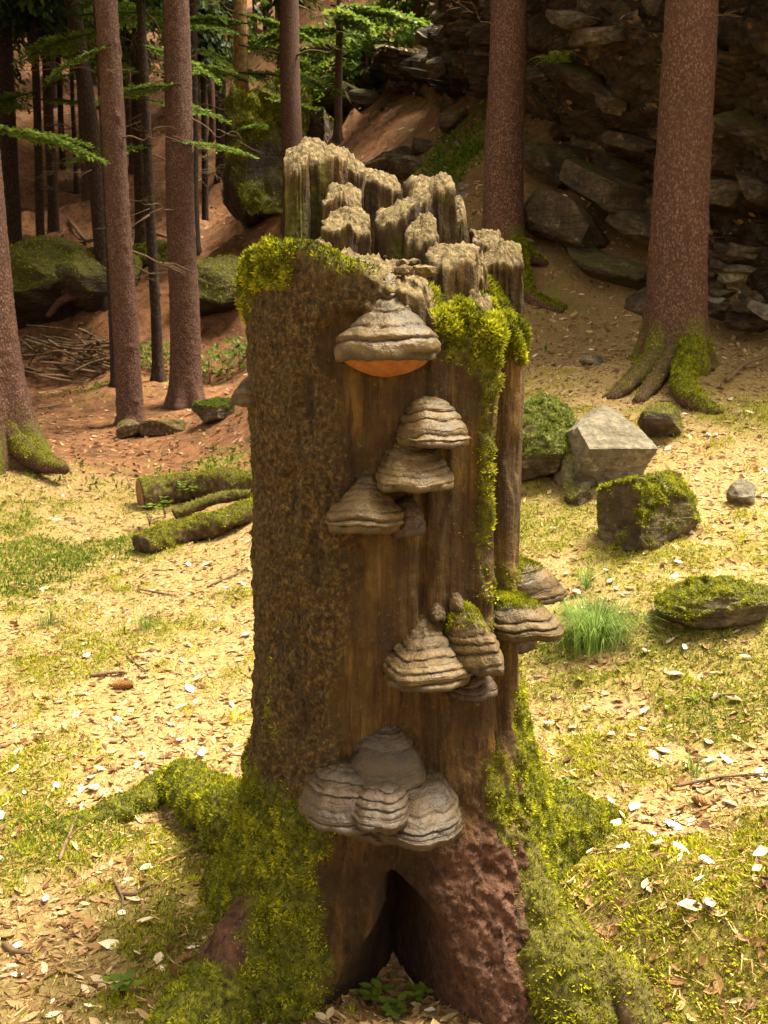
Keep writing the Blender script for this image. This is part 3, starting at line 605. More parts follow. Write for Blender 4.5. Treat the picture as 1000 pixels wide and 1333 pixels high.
# crumbled wood on the broken top
ck = rng.random((70, 2)); 
def crumbs():
    Vs, Fs, k = [], [], 0
    for i in range(130):
        a = rng.random() * 6.28; rr = math.sqrt(rng.random()) * .27; X, Yq = math.sin(a) * rr, -math.cos(a) * rr
        if X > .10: continue
        v, f = rock(np.array([.03, .02, .014]) * (.4 + rng.random()), 900 + i, 1, 5, .08)
        zc = 1.60 + .06 * ss(-.22, 0., Yq) + .012
        th = rng.random() * 6.28; v = np.c_[v[:, 0] * math.cos(th) - v[:, 1] * math.sin(th), v[:, 0] * math.sin(th) + v[:, 1] * math.cos(th), v[:, 2]] + (X, Yq, zc); Vs.append(v); Fs.append(f + k); k += len(v)
    V = np.concatenate(Vs); n = len(V)
    o = put('wood_crumbs', np_mesh('wood_crumbs', V, np.concatenate(Fs), False, dict(pale=np.full(n, .9), moss=np.zeros(n), bark=np.zeros(n), red=np.zeros(n), dark=np.zeros(n), crack=np.zeros(n))), M['stump'], stump); o['kind'] = 'stuff'
crumbs()
def stump_root(pts, rad, seed, moss=1.0, n=9000, red=0.0):
    pts = np.array(pts, float); pts[:, :2] -= (CX, CY)
    V, F = tube(pts, rad, 56, 110, .03, 9, seed=seed); T = tri(F); N = vnormals(V, T)
    V = V + N * (ridge(V * 22, 4) * .008 + fbm(V * 60, 2) * .004 + .03 * (.3 - np.abs(fbm(V * 15 + 4, 2))))[:, None]
    m = ss(-.75, -.1, N[:, 2] + fbm(V * 9 + seed, 3) * .6) * moss * (1 - bare_at(V)); z0 = np.zeros(len(V))
    o = put('root', np_mesh('root', V, F, True, dict(moss=m, bark=z0 + .3, red=np.clip(z0 + red + .3 * (1 - m) + bare_at(V), 0, 1), dark=z0, crack=z0, pale=z0)), M['stump'], stump)
    f = moss_fronds(V, T, m, int(n * 2.0), .0088, M['moss'], o); return o
def gp(px, py, dz=0.0):
    p = hit(px, py); return (p[0], p[1], p[2] + dz)
stump_root([(-.10, 2.2, .30), (-.34, 2.30, .17), gp(235, 1040, .03), gp(160, 1060, -.01), gp(40, 1095, -.05)], [.15, .105, .07, .05, .03], 3, n=13000)
stump_root([(.15, 2.22, .34), (.36, 2.28, .20), (.52, 2.36, .11), (.70, 2.5, .05), (.95, 2.7, .02)], [.15, .125, .10, .07, .03], 5, n=14000)
stump_root([(.20, 2.0, .28), (.36, 1.84, .12), (.46, 1.66, .02), (.55, 1.45, -.06)], [.13, .10, .075, .05], 8, moss=.75, n=6000, red=.5)
stump_root([(-.12, 2.0, .25), (-.30, 1.86, .10), (-.42, 1.72, .0), (-.55, 1.55, -.06)], [.14, .10, .07, .05], 12, n=9000, red=.2)

# ------------------------------------------------------------------ bracket fungi
def stump_r(phi, z): return float(base_r(np.array([phi]), np.array([z]))[0][0])
def cap_mesh(wd, h, pr, bands, k, seed, wob=.06, mossy=0.0, squash=1.0):
    nt, na = 56, 88; t = np.linspace(0.02, 1, nt)[:, None]; a = (np.arange(na) / na * 2 * np.pi)[None]
    c, s = np.cos(a), np.sin(a); wn_ = fbm(P3(c * 1.3, s * 1.3, seed + t * .6), 3)
    rb0 = np.random.default_rng(seed + 400); cw = np.r_[0, np.cumsum(rb0.uniform(.35, 1.6, bands))]; tw = np.interp(t, cw / cw[-1], np.arange(bands + 1) / bands)
    b = bands * tw + .42 * fbm(P3(c * .9, s * .9, seed), 2) + .10 * fbm(P3(c * 3, s * 3, seed + t * 2), 2)
    fr = b - np.floor(b); ridge_ = 1 - np.abs(2 * fr - 1) ** 3.5
    amp = (.12 + .88 * hash1(np.floor(b), seed) ** 1.6) 
    u_ = np.clip(t / .80, 0, 1); rho = (np.sin(t * np.pi / 2) ** k if k < 1.2 else .26 * u_ ** .4 + .74 * u_ ** k) * (1 + wob * fbm(P3(c * 1.6, s * 1.6, seed + 9), 2) * 2)
    zz = h * np.cos(t * np.pi / 2) ** 1.25 if k < 1.2 else h * (1 - t) ** .95 + 0 * c
    off = (ridge_ - .5) * amp * .013 * (wd / .2) * ss(0, .25, t)
    rho = rho + off / (wd * .5)
    X = rho * wd / 2 * c; Y = pr * (.02 + .36 * t) + rho * pr * .62 * s
    q = P3(X, Y, zz)
    Z = zz + .008 * wn_ * t + fbm(q * 55 + seed, 4, .65) * .0045; X = X + fbm(q * 40 + 3 + seed, 4, .65) * .005; Y = Y + fbm(q * 40 + 8 + seed, 4, .65) * .005
    # the rim rolls under
    lip = 6; rh = np.linspace(.985, .90, lip)[:, None]; lx, ly = X[-1][None] * rh, Y[-1][None] * rh + (1 - rh) * pr * .38
    lz = Z[-1][None] - .010 * np.sin(np.linspace(.3, 1, lip) * np.pi * .9)[:, None] - .003
    V = np.concatenate([P3(X, Y, Z).reshape(-1, 3), P3(lx, ly, lz).reshape(-1, 3)])
    bd = np.concatenate([np.clip(ridge_ + .5 * (1 - amp), 0, 1).ravel() , np.full(lip * na, .6)])
    zn = np.concatenate([(hash1(np.floor(b * 3.4 + .3 * wn_), seed + 3)).ravel(), np.full(lip * na, 1.0)])
    ms = np.concatenate([(mossy * ss(.55, .2, t + fbm(q * 18, 3) * .35)).ravel(), np.zeros(lip * na)])
    return V, grid_faces(nt + lip, na)[:, ::-1], bd, zn, ms, P3(lx, ly, lz)[-1]
def fungus_piece(parent, wd, h, pr, bands, k, seed, mat='fung', pmat='pored', bulge=.012, mossy=0.0, loc=(0, 0, 0), rz=0.0, tilt=0.0, wob=.06):
    V, F, bd, zn, ms, rim = cap_mesh(wd, h, pr, bands, k, seed, wob, mossy)
    o = put('cap', np_mesh('cap', V, F, True, dict(band=bd, zone=zn, moss=ms)), M[mat], parent, loc); o.rotation_euler = (tilt, 0, rz)
    # underside with the pores
    nr = 10; rho = np.linspace(1, 0.0, nr)[:, None]; c0 = rim.mean(0)
    X = c0[0] + (rim[:, 0][None] - c0[0]) * rho; Y = c0[1] + (rim[:, 1][None] - c0[1]) * rho
    Z = rim[:, 2][None] * rho + (1 - rho) * c0[2] - bulge * (1 - rho ** 2) + fbm(P3(X, Y, seed) * 30, 2) * .004 * (1 - rho)
    put('pore_surface', np_mesh('pore_surface', P3(X, Y, Z).reshape(-1, 3), grid_faces(nr, len(rim)), True), M[pmat], o)
    if mossy:
        T = tri(F); moss_fronds(V, T, ms, int(6000 * mossy), .006, M['moss'], o, up=.6)
    return o
def fungus_at(px, py, pr):
    """angle on the stump and height whose rim middle shows at px, py"""
    lo, hi = D(-115), D(115)
    for _ in range(40):
        m = (lo + hi) / 2; z = 1.0
        for _k in range(4):
            rr = stump_r(m, z) + .40 * pr; X, Yy = CX + math.sin(m) * rr, CY - math.cos(m) * rr; z = W(px, py, Yy)[2]
        if proj((X, Yy, z))[0] < px: lo = m
        else: hi = m
    rr = stump_r(m, z) - .012
    return m, np.array([CX + math.sin(m) * rr, CY - math.cos(m) * rr, z]), Yy
def fungus(px, py, wpx, hpx, pr, bands, k, seed, label, **kw):
    phi, loc, Yy = fungus_at(px, py, pr); sc = Yy / FPX * 1.02
    rzx = kw.pop('turn', 0.0)
    t_ = thing('bracket_fungus', label, 'fungus', loc, phi + math.pi + D(rzx))
    fungus_piece(t_, wpx * sc, hpx * sc, pr, bands, k, seed, **kw); return t_
fungus(505, 462, 128, 106, .130, 7, 2.3, 1, 'bell shaped bracket fungus with bright orange underside under the stump rim', pmat='pore', bulge=.036)
fungus(566, 573, 91, 56, .12, 6, .95, 2, 'domed tan bracket fungus topping a stack of three below the orange one')
fungus(541, 630, 102, 56, .125, 7, .95, 3, 'domed striped bracket fungus in the middle of a stack of three')
fungus(473, 681, 97, 70, .12, 7, 1.5, 4, 'cone shaped striped bracket fungus overlapping a darker small one')
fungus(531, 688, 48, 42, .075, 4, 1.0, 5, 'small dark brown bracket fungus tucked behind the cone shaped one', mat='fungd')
fungus(560, 884, 116, 82, .135, 8, 1.45, 6, 'large striped bell shaped bracket fungus beside a narrow mossy one', tilt=.05)
fungus(622, 860, 64, 70, .15, 7, 1.15, 7, 'narrow knobbly bracket fungus with a mossy edge against the larger bell shaped one', mossy=.5)
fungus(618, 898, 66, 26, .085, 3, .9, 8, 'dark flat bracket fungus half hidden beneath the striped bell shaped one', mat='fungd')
fungus(722, 772, 84, 50, .20, 5, .85, 9, 'grey bracket fungus with mossy back on the right flank above another', mossy=.8)
fungus(686, 817, 92, 44, .155, 5, .85, 10, 'rounded grey bracket fungus with a moss covered top on the right flank', mossy=1.0)
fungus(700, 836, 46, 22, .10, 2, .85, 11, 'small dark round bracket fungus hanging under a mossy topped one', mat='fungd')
fungus(316, 520, 40, 32, .07, 4, 1.0, 13, 'pale bracket fungus jutting from the bark on the stump side facing the path', turn=-10)
fungus(597, 788, 20, 18, .04, 2, 1.0, 14, 'tiny grey knob of fungus above the narrow mossy edged one')
fungus(571, 800, 22, 14, .035, 2, 1.0, 15, 'tiny brown knob of fungus above the large striped bell')
phi, loc, Yy = fungus_at(503, 1070, .13)
cl = thing('bracket_fungus', 'large wet lobed bracket fungus cluster low on the stump above the hollow', 'fungus', loc, phi + math.pi)
sc = Yy / FPX   # local x runs to the left seen from the camera
fungus_piece(cl, 118 * sc, .085, .150, 8, .85, 21, mat='fungw', loc=(58 * sc, 0, .030), wob=.1)
fungus_piece(cl, 132 * sc, .085, .165, 8, .85, 22, mat='fungw', loc=(-42 * sc, -.005, .004), wob=.1)
fungus_piece(cl, 88 * sc, .065, .185, 7, .8, 23, mat='fungw', loc=(9 * sc, 0, .045), wob=.1)
fungus_piece(cl, 110 * sc, .115, .115, 5, 1.0, 24, mat='fungw', loc=(2 * sc, -.02, .075), wob=.1)
fungus_piece(cl, 120 * sc, .05, .12, 4, .9, 25, mat='fungd', loc=(4 * sc, 0, -.012), wob=.1)
# ------------------------------------------------------------------ trees
def crown_mesh(seed, h, rmax, dens):
    """spruce crown from z = 0 up to h: whorls of drooping boughs with flat sprays of needles"""
    r = np.random.default_rng(seed); pos, dr, sc, rn = [], [], [], []
    z = 0.0
    while z < h - .3:
        f = z / h; L0 = rmax * (1 - f) ** .75 * (.55 + .45 * min(1, z / 1.5)) + .15
        for b in range(int(5 + 3 * dens)):
            az = r.random() * 6.283; L = L0 * (.6 + .6 * r.random()); d0 = np.array([math.cos(az), math.sin(az), 0])
            dz = .10 - .35 * r.random(); n = int(7 + L * 8 * dens)
            for s in (np.arange(n) + r.random(n)) / n:
                c = d0 * L * s + np.array([0, 0, z + dz * L * s - .18 * L * s * s])
                for sd in (-1, 1):
                    a2 = az + sd * (.6 + .5 * r.random()); dd = np.array([math.cos(a2), math.sin(a2), -.25 - .35 * r.random()])
                    pos.append(c + r.normal(0, .05, 3)); dr.append(dd); sc.append((.15 + .20 * (1 - s)) * (.7 + .6 * r.random())); rn.append(np.clip(.25 + .45 * s + r.normal(0, .15), 0, 1))
        z += .34 + .2 * r.random()
    pos, dr, sc, rn = np.array(pos), nrm(np.array(dr)), np.array(sc), np.array(rn)
    TV = np.array([(-.05, 0, 0), (.05, 0, 0), (.26, .02, .35), (.12, 0, .38), (.20, -.02, .72), (0, 0, 1.0), (-.20, -.02, .74), (-.12, 0, .40), (-.26, .02, .36)]); TF = [np.array([[0, 1, 3, 7], [7, 3, 4, 6]]), np.array([[1, 2, 3], [4, 5, 6], [7, 8, 0]])]
    n, k = len(pos), len(TV); Rm = frames(dr, r.normal(0, .5, n))
    V = np.einsum('nij,nkj->nki', Rm, TV[None] * sc[:, None, None]) + pos[:, None]
    F = [(f[None] + (np.arange(n) * k)[:, None, None]).reshape(-1, f.shape[1]) for f in TF]
    m = np_mesh('crown', V.reshape(-1, 3), F, False, {'rnd': np.repeat(rn, k)}); m.materials.append(M['spruce']); return m
CROWNS = [crown_mesh(40 + i, 10.5, 2.6, 1.0) for i in range(3)]
TWV, TWF = {}, {}
def twig_meshes():
    out = []
    for i in range(8):
        r = np.random.default_rng(60 + i); L = 1.0; pts = [(0, 0, 0)]
        for k in range(1, 6): pts.append((L * k / 5, r.normal(0, .035), .10 * k / 5 * r.normal(0, 1.2) - .10 * (k / 5) ** 2))
        V, F = tube(pts, [.016, .012, .009, .007, .005, .002], 6, 14); Vs, Fq, Ft = [V], [F[0]], [F[1]]; off = len(V)
        for b in range(5):
            s = .3 + .65 * r.random(); c = np.array([L * s, 0, -.10 * s * s]); sd = r.choice((-1, 1)); ln = .15 + .3 * r.random()
            V, F = tube([c, c + np.array([.5 * ln, sd * .5 * ln, -.05 * ln]), c + np.array([ln, sd * .8 * ln, -.3 * ln * r.random()])], [.006, .004, .0015], 5, 6)
            Vs.append(V); Fq.append(F[0] + off); Ft.append(F[1] + off); off += len(V)
        m = np_mesh('dead_branch', np.vstack(Vs), [np.vstack(Fq), np.vstack(Ft)]); m.materials.append(M['twig']); out.append(m)
    return out
TWIGS = twig_meshes()
def bough_mesh(seed, L=1.4, mat='green', needle=True, dens=1.0):
    """one living bough: a stem with side sprays"""
    r = np.random.default_rng(seed); pos, dr, sc, rn = [], [], [], []
    n = int(46 * dens)
    for s in (np.arange(n) + r.random(n)) / n:
        c = np.array([L * s, 0, -.22 * L * s * s])
        for sd in (-1, 1):
            ln = (.12 + .55 * (1 - s) * min(1, s * 4)) * L * (.5 + .6 * r.random()) * .55; m_ = max(2, int(ln / .045))
            a = sd * (.75 + .3 * r.random()); dv = np.array([math.cos(a), math.sin(a), -.12 - .2 * r.random()])
            for q in (np.arange(m_) + .5) / m_:
                for s2 in (-1, 1):
                    a2 = a + s2 * .7 + r.normal(0, .25); pos.append(c + dv * ln * q); dr.append((math.cos(a2), math.sin(a2), -.1 + r.normal(0, .25))); sc.append(.055 + .045 * r.random()); rn.append(np.clip(.35 + .5 * q + r.normal(0, .18), 0, 1))
    pos, dr, sc, rn = np.array(pos), nrm(np.array(dr)), np.array(sc), np.array(rn)
    TV = np.array([(-.02, 0, 0), (.02, 0, 0), (.16 if needle else .32, 0, .5), (-.16 if needle else -.32, 0, .5), (0, 0, 1.0)]); TF = [np.array([[0, 1, 2, 3]]), np.array([[3, 2, 4]])]
    n, k = len(pos), 5; V = np.einsum('nij,nkj->nki', frames(dr, r.normal(0, .6, n)), TV[None] * sc[:, None, None]) + pos[:, None]
    F = [(f[None] + (np.arange(n) * k)[:, None, None]).reshape(-1, f.shape[1]) for f in TF]
    st, sf = tube([(-.1, 0, .01), (L * .5, 0, -.055 * L), (L, 0, -.22 * L)], [.014, .008, .002], 6, 10); o = n * k
    F = [np.vstack([F[0], sf[0] + o]), np.vstack([F[1], sf[1] + o])]
    m = np_mesh('bough', np.vstack([V.reshape(-1, 3), st]), F, False, {'rnd': np.r_[np.repeat(rn, k), np.zeros(len(st))]}); m.materials.append(M[mat]); return m
BOUGHS = [bough_mesh(80 + i) for i in range(3)]; BOUGHL = [bough_mesh(90 + i, needle=False) for i in range(2)]
def trunk_mesh(h, r0, r1, lean, nu, zs, flare, seed, amp, nroot=5):
    th = np.arange(nu) / nu * 2 * np.pi; zs = np.asarray(zs)
    Zg, TH = np.meshgrid(zs, th, indexing='ij'); f = np.clip(Zg / h, 0, 1)
    R = r0 + (r1 - r0) * f ** .9
    rt = np.exp(-(np.maximum(Zg, 0) / (flare * 2.0 + .001)) ** 1.2); lob = .55 + .45 * np.cos(TH * nroot + seed + .6 * np.sin(TH * 2 + seed))
    R = R + flare * rt * lob + flare * .25 * np.exp(-(np.maximum(Zg, 0) / .6))
    X, Y = np.cos(TH), np.sin(TH)
    R = R * (1 + .05 * fbm(P3(X * 1.2, Y * 1.2, Zg * .7 + seed), 3))
    q = P3(X * R, Y * R, Zg)
    R = R + amp * (ridge(P3(q[..., 0] * 22, q[..., 1] * 22, Zg * 9 + seed), 3) + .8 * fbm(q * 60 + seed, 2))
    # branch knots
    r = np.random.default_rng(seed + 5)
    for k in range(46 if nu > 40 else 14):
        kz, ka = r.random() * 7, r.random() * 6.283; R = R + .9 * amp * 3 * np.exp(-(((Zg - kz) / .035) ** 2 + (((TH - ka + np.pi) % 6.283 - np.pi) * r0 / .03) ** 2))
    wx = .05 * fbm(P3(Zg * .35, seed, 0), 2); V = P3(X * R + lean[0] * Zg + wx * ss(0, 2, Zg), Y * R + lean[1] * Zg, Zg)
    m = ss(.45, .10, Zg + .18 * fbm(q * 6, 3)) * (.25 + .75 * (lob > .5)) * (flare > .11)
    return V.reshape(-1, 3), [grid_faces(len(zs), nu)], m.ravel()
TREE_OBJS = []
def make_tree(loc, r0, lean, h, cb, bark, res, label, group, seed, flare=.05, ntwig=6, name='spruce_tree', cs=1.0):
    t = thing(name, label, 'tree', loc, 0, group)
    nu = {'hi': 72, 'mid': 20, 'lo': 10}[res]
    zs = np.r_[np.linspace(-.5, 0, 6)[:-1], np.linspace(0, 1, 60 if res == 'hi' else 12)[:-1], np.linspace(1, 8, 210 if res == 'hi' else 36)[:-1], np.linspace(8, h, 14)]
    V, F, m = trunk_mesh(h, r0, r0 * .25, lean, nu, zs, flare, seed, .0065 if res == 'hi' else .004)
    put('trunk', np_mesh('trunk', V, F, True, {'moss': m}), M[bark], t)
    c = put('crown', CROWNS[seed % 3], None, t, (lean[0] * cb, lean[1] * cb, cb)); c.scale = (cs, cs, (h + 1 - cb) / 10.5); c.rotation_euler = (0, 0, seed * 1.7)
    r = np.random.default_rng(seed + 77)
    for k in range(ntwig):
        z = r.uniform(1.2, cb + 1); az = r.random() * 6.283; s = r.uniform(.35, 1.3) if res != 'hi' else r.uniform(.25, .9)
        b = put('dead_branch', TWIGS[r.integers(8)], None, t, (lean[0] * z + math.cos(az) * r0 * .75, lean[1] * z + math.sin(az) * r0 * .75, z)); b.rotation_euler = (r.normal(0, .5), r.normal(.05, .3), az); b.scale = (s, s, s)
    TREE_OBJS.append(t); return t
NEAR = {}
for i, (bx, by, tx, wp, Y, cb, bark, res, label, group) in enumerate(TREES):
    p = W(bx, by, Y); x, y = p[0], p[1]; z = g1(x, y); tp = W(tx, 0, Y); r0 = wp * Y / FPX / 2 * 1.04
    lean = ((tp[0] - x) / max(tp[2] - z, 1), .0)
    fl = {0: .26, 1: .045, 2: .10, 4: .12, 5: .12}.get(i, .05)
    t = make_tree((x, y, z), r0, lean, 19 + (i * 37 % 5), cb, bark, res, label, group, i + 1, fl, {0: 2, 1: 9, 2: 10, 3: 8, 4: 4, 5: 7}.get(i, 8), cs={3: .6, 4: .6, 5: .6, 6: .4, 7: .6}.get(i, .85))
    NEAR[i] = t
# the far wood up the slope
FAR_L = 'slender far spruce high up the shaded needle covered slope'
pl = [(W(t[0], t[1], t[4])[0], W(t[0], t[1], t[4])[1]) for t in TREES]; r = np.random.default_rng(11); cnt = 0; proto = []
for k in range(4): proto.append(None)
while cnt < 84:
    y = r.uniform(21, 58); x = r.uniform(-.52, .30) * y
    if cnt >= 62: y = r.uniform(10, 34); x = -r.uniform(.60, 1.05) * y
    if y < 30 and x > -.05 * y: continue
    if min(math.hypot(x - a, y - b) for a, b in pl) < 1.25: continue
    pl.append((x, y)); z = g1(x, y); k = cnt % 4
    if proto[k] is None:
        proto[k] = make_tree((x, y, z), .11 + .035 * k, (r.normal(0, .015), 0), 17 + k, 3.6 + .5 * k, 'barkd' if k % 2 else 'bark', 'lo', FAR_L, 'far spruces on the upper slope', 50 + k, .06, 5)
    else:
        o = proto[k].copy(); COL.objects.link(o); o.location = (x, y, z); o.rotation_euler = (r.normal(0, .015), r.normal(0, .02), r.random() * 6.28); s = r.uniform(.75, 1.15); o.scale = (s, s, s)
        for ch in proto[k].children:
            c = ch.copy(); COL.objects.link(c); c.parent = o
        if cnt >= 62: tag(o, 'slender spruce in the wood beyond the thick flared spruce', None, 'spruces beyond the flared spruce')
    cnt += 1
# trees at the edges of the clearing whose crowns close the canopy above the slope and the cliff
EDGE = [(-6.3, 9.8), (-6.8, 13.5), (5.2, 13.8), (3.2, 16.0), (6.4, 11.0), (-.6, 19.5), (1.8, 20.5), (-3.0, 17.2), (-1.2, 15.0), (-4.6, 19.2)]
# roots of the two near right trees, as parts
def tree_root(t, pts, rad, seed, moss=.8, n=1500):
    b = np.array(t.location); V, F = tube([np.array(q) - b for q in pts], rad, 20, 44, .02, 12, seed=seed); T = tri(F); N = vnormals(V, T)
    m = ss(-.1, .5, N[:, 2] + fbm(V * 7 + seed, 3) * .5) * moss; o = put('root', np_mesh('root', V, F, True, {'moss': m}), M['bark'], t)
    if n: moss_fronds(V, T, m, n * 3, .015, M['moss'], o)
def rel(px, py, dz=0): p = hit(px, py); return (p[0], p[1], p[2] + dz)
tl = np.array(NEAR[5].location)
tree_root(NEAR[5], [tl + (0, -.05, .35), tl + (-.15, -.15, .12), rel(810, 512, .02), rel(785, 522, -.03)], [.14, .09, .06, .03], 2, .35, 500)
tree_root(NEAR[5], [tl + (0, -.05, .35), tl + (.05, -.22, .15), rel(890, 520, .05), rel(935, 540, -.02)], [.14, .10, .085, .05], 4, 1, 3000)
tree_root(NEAR[5], [tl + (0, -.05, .3), tl + (-.08, -.22, .08), rel(838, 515, .0), rel(828, 522, -.04)], [.12, .08, .05, .03], 6, .2, 300)
tree_root(NEAR[5], [tl + (0, 0, .3), tl + (.2, -.1, .1), rel(925, 485, .0)], [.12, .08, .03], 7, .8, 1200)
tl = np.array(NEAR[4].location)
tree_root(NEAR[4], [tl + (0, -.05, .35), tl + (.12, -.22, .12), rel(690, 395, .05), rel(735, 412, -.01)], [.13, .10, .09, .06], 9, 1, 3500)
tree_root(NEAR[4], [tl + (.05, 0, .3), tl + (.22, -.1, .1), rel(712, 355, .0)], [.12, .09, .04], 10, .8, 1500)
tl = np.array(NEAR[0].location)
tree_root(NEAR[0], [tl + (0, -.05, .5), tl + (.30, -.15, .13), tl + (.55, -.3, .0), tl + (.8, -.45, -.05)], [.2, .13, .09, .05], 12, .7, 1500)
tl = np.array(NEAR[8].location)
tree_root(NEAR[8], [tl + (0, -.05, .5), tl + (-.3, -.25, .15), tl + (-.7, -.35, -.02), tl + (-.95, -.4, -.3)], [.14, .10, .07, .04], 14, 0, 0)
# living boughs hanging into view
def bough(i, px, py, Y, s, az, kind='n', k=0):
    t = NEAR[i]; p = W(px, py, Y) - np.array(t.location); b = put('bough', (BOUGHS if kind == 'n' else BOUGHL)[k % (3 if kind == 'n' else 2)], None, t, tuple(p)); b.rotation_euler = (random.gauss(0, .2), random.gauss(0, .15), az); b.scale = (s, s, s)
for j, (i, px, py, Y, s, az, kd) in enumerate([(0, -20, 165, 10.5, 1.0, -.15, 'n'), (0, 20, 178, 10.8, .7, -.3, 'n'), (13, 62, 60, 20, 1.6, .2, 'n'), (13, 60, 130, 20, 1.3, -.4, 'n'), (12, 44, 120, 19, 1.2, 2.8, 'n'), (12, 44, 60, 19, 1.3, .4, 'n'), (1, 140, 60, 10.8, .6, 2.9, 'n'), (9, 134, 40, 12.8, .9, 3.0, 'n'),
        (8, 100, 20, 15.5, 1.1, .3, 'n'), (10, 190, 190, 13.4, .9, 2.9, 'n'), (10, 192, 130, 13.4, .8, .2, 'n'), (2, 232, 185, 12.2, .7, .3, 'n'), (2, 228, 110, 12.2, .7, 3.3, 'n'), (10, 188, 60, 13.4, .9, -.3, 'n'), (15, 246, 60, 18, 1.2, .2, 'n'), (14, 180, 90, 19, 1.4, 3.0, 'n'),
        (7, 318, 95, 17.7, 1.29, .0, 'n'), (7, 318, 130, 17.7, 1.17, -.6, 'n'), (7, 318, 105, 17.7, 1.05, -2.2, 'n'), (7, 318, 165, 17.7, 1.17, -.3, 'n'), (7, 318, 60, 17.7, 1.05, .3, 'n'), (7, 316, 30, 17.7, 0.94, 3.0, 'l'), (7, 318, 20, 17.7, 1.05, -.2, 'l'), (7, 318, 45, 17.7, 0.94, -2.4, 'l'),
        (6, 440, 20, 18.3, 1.32, .1, 'l'), (6, 440, 40, 18.3, 1.32, 3.2, 'l'), (6, 440, 30, 18.3, 1.32, -1.2, 'l'), (6, 440, 8, 18.3, 1.54, -.4, 'l'), (6, 440, 60, 18.3, 0.99, 2.6, 'l'), (7, 318, 185, 17.7, 0.94, -1.2, 'n'), (7, 318, 210, 17.7, 0.82, -.2, 'n')]):
    bough(i, px, py, Y, s, az, kd, j)
# ------------------------------------------------------------------ bushes at the top of the bank
def bush(name, label, px, py, Y, n, spread, cat='bush', mat='green', leaf=.05, group=None, h=None):
    p = W(px, py, Y); z = g1(p[0], p[1]); t = thing(name, label, cat, (p[0], p[1], z), 0, group); h = h or spread
    ns = max(3, n // 60)
    for k in range(ns):
        a = rng.random() * 6.283; e = np.array([math.cos(a) * spread * .6 * rng.random(), math.sin(a) * spread * .6 * rng.random(), h * (.5 + .5 * rng.random())])
        V, F = tube([(0, 0, -.05), e * .5 + rng.normal(0, .03, 3) * spread, e], [.012 * spread + .003, .008 * spread + .002, .002], 5, 8); put('stem', np_mesh('stem', V, F), M['twig'], t)
    q = rng.normal(size=(n, 3)); q = nrm(q) * (rng.random((n, 1)) ** .45); q = q * (spread, spread, h * .55) + (0, 0, h * .55); q[:, 2] = np.abs(q[:, 2])
    clump = fbm(q * 3 / spread, 2); keep = clump > -.2; q = q[keep]; n = len(q)
    o = instanced('leaves', LEAF_V, LEAF_F, q, frames(nrm(rng.normal(0, .6, (n, 3)) + (0, 0, .8)), rng.random(n) * 6.283), leaf * (.5 + .7 * rng.random(n)), np.clip(.5 + clump[keep] * .8 + rng.normal(0, .15, n), 0, 1), M[mat], t); o['kind'] = 'stuff'
    return t
bush('bush', 'loose light green bush above the ledge behind the thin young spruce', 478, 75, 21.5, 3400, 1.5, leaf=.1)
bush('bush', 'light green bush at the top edge of the rock outcrop', 545, 60, 22.5, 3000, 1.4, leaf=.1)
bush('bush', 'small dark green bush on top of the outcrop beside a broad spruce', 605, 40, 21.5, 2400, 1.2, leaf=.1)
bush('bush', 'bright green bush beside the pale pine above the mossy rock', 405, 95, 21.0, 3000, 1.3, leaf=.1)
bush('bush', 'low green bush on the mossy ledge below the brighter bush', 395, 125, 20.0, 1400, .7, leaf=.1)
bush('bush', 'dark broad leaved shrub at the foot of the thin dark spruce', 205, 485, 14.6, 240, .42, leaf=.055, h=.5)
bush('bush', 'dark broad leaved shrub beside the widened foot of a reddish spruce', 272, 478, 14.6, 280, .45, leaf=.055, h=.6)
bush('bush', 'small dark shrub close to the stump side by the path', 312, 474, 14.8, 180, .38, leaf=.055, h=.5)
# ------------------------------------------------------------------ the cliff
base = np.array([W(*c) for c in [(1300, 560, 6.6), (1120, 490, 7.4), (1000, 452, 8.2), (900, 420, 9.1), (830, 397, 9.9), (760, 372, 10.8), (705, 325, 12), (665, 265, 13.6), (625, 205, 16), (565, 142, 19), (500, 90, 22)]])
hts = np.array([7.5, 7.5, 7.2, 7, 6.8, 6.2, 5.4, 4.4, 3.0, 1.5, .5])
nu, nv = 390, 200
B = catmull(base, nu); HT = np.interp(np.linspace(0, 1, nu), np.linspace(0, 1, len(hts)), hts); tang = nrm(np.gradient(B[:, :2], axis=0))
out = np.c_[-tang[:, 1], tang[:, 0]]; out = out * np.sign((out * (-B[:, :2])).sum(1))[:, None]
v = np.linspace(0, 1, nv)[:, None]; zl = -.8 + (HT + .8)[None] * v
prof = -.55 * np.exp(-((v - .22) / .13) ** 2) + .55 * ss(.3, .62, v) - 1.7 * ss(.72, 1.0, v) ** 1.5 - .2 * v
X = B[None, :, 0] + out[None, :, 0] * prof; Y = B[None, :, 1] + out[None, :, 1] * prof; Z = B[None, :, 2] + zl
q = P3(X, Y, Z); along = np.cumsum(np.r_[0, np.hypot(*np.diff(B[:, :2], axis=0).T)])[None] + 0 * Z
bed = Z * .86 - along * .50 + fbm(q * .8, 2) * .25            # beds dip down towards the near end
def blocks(tb, tu, amp, sd):
    k = np.floor(bed / tb + fbm(q * .5 + sd, 2) * .7); j = np.floor((along * .8 + Z * .45) / tu + hash1(k, sd) * 3 + fbm(q * .7 + sd, 2) * .5); return (hash1(k, j, sd) - .5) * amp + (hash1(k, sd + 1) - .5) * amp * .8
dsp = blocks(.62, 1.3, .75, 1) + blocks(.27, .62, .34, 2) + blocks(.12, .33, .13, 3) + fbm(q * 2.2, 4) * .16 + ridge(q * 6, 3) * .03
dsp = dsp * ss(0, .06, v)
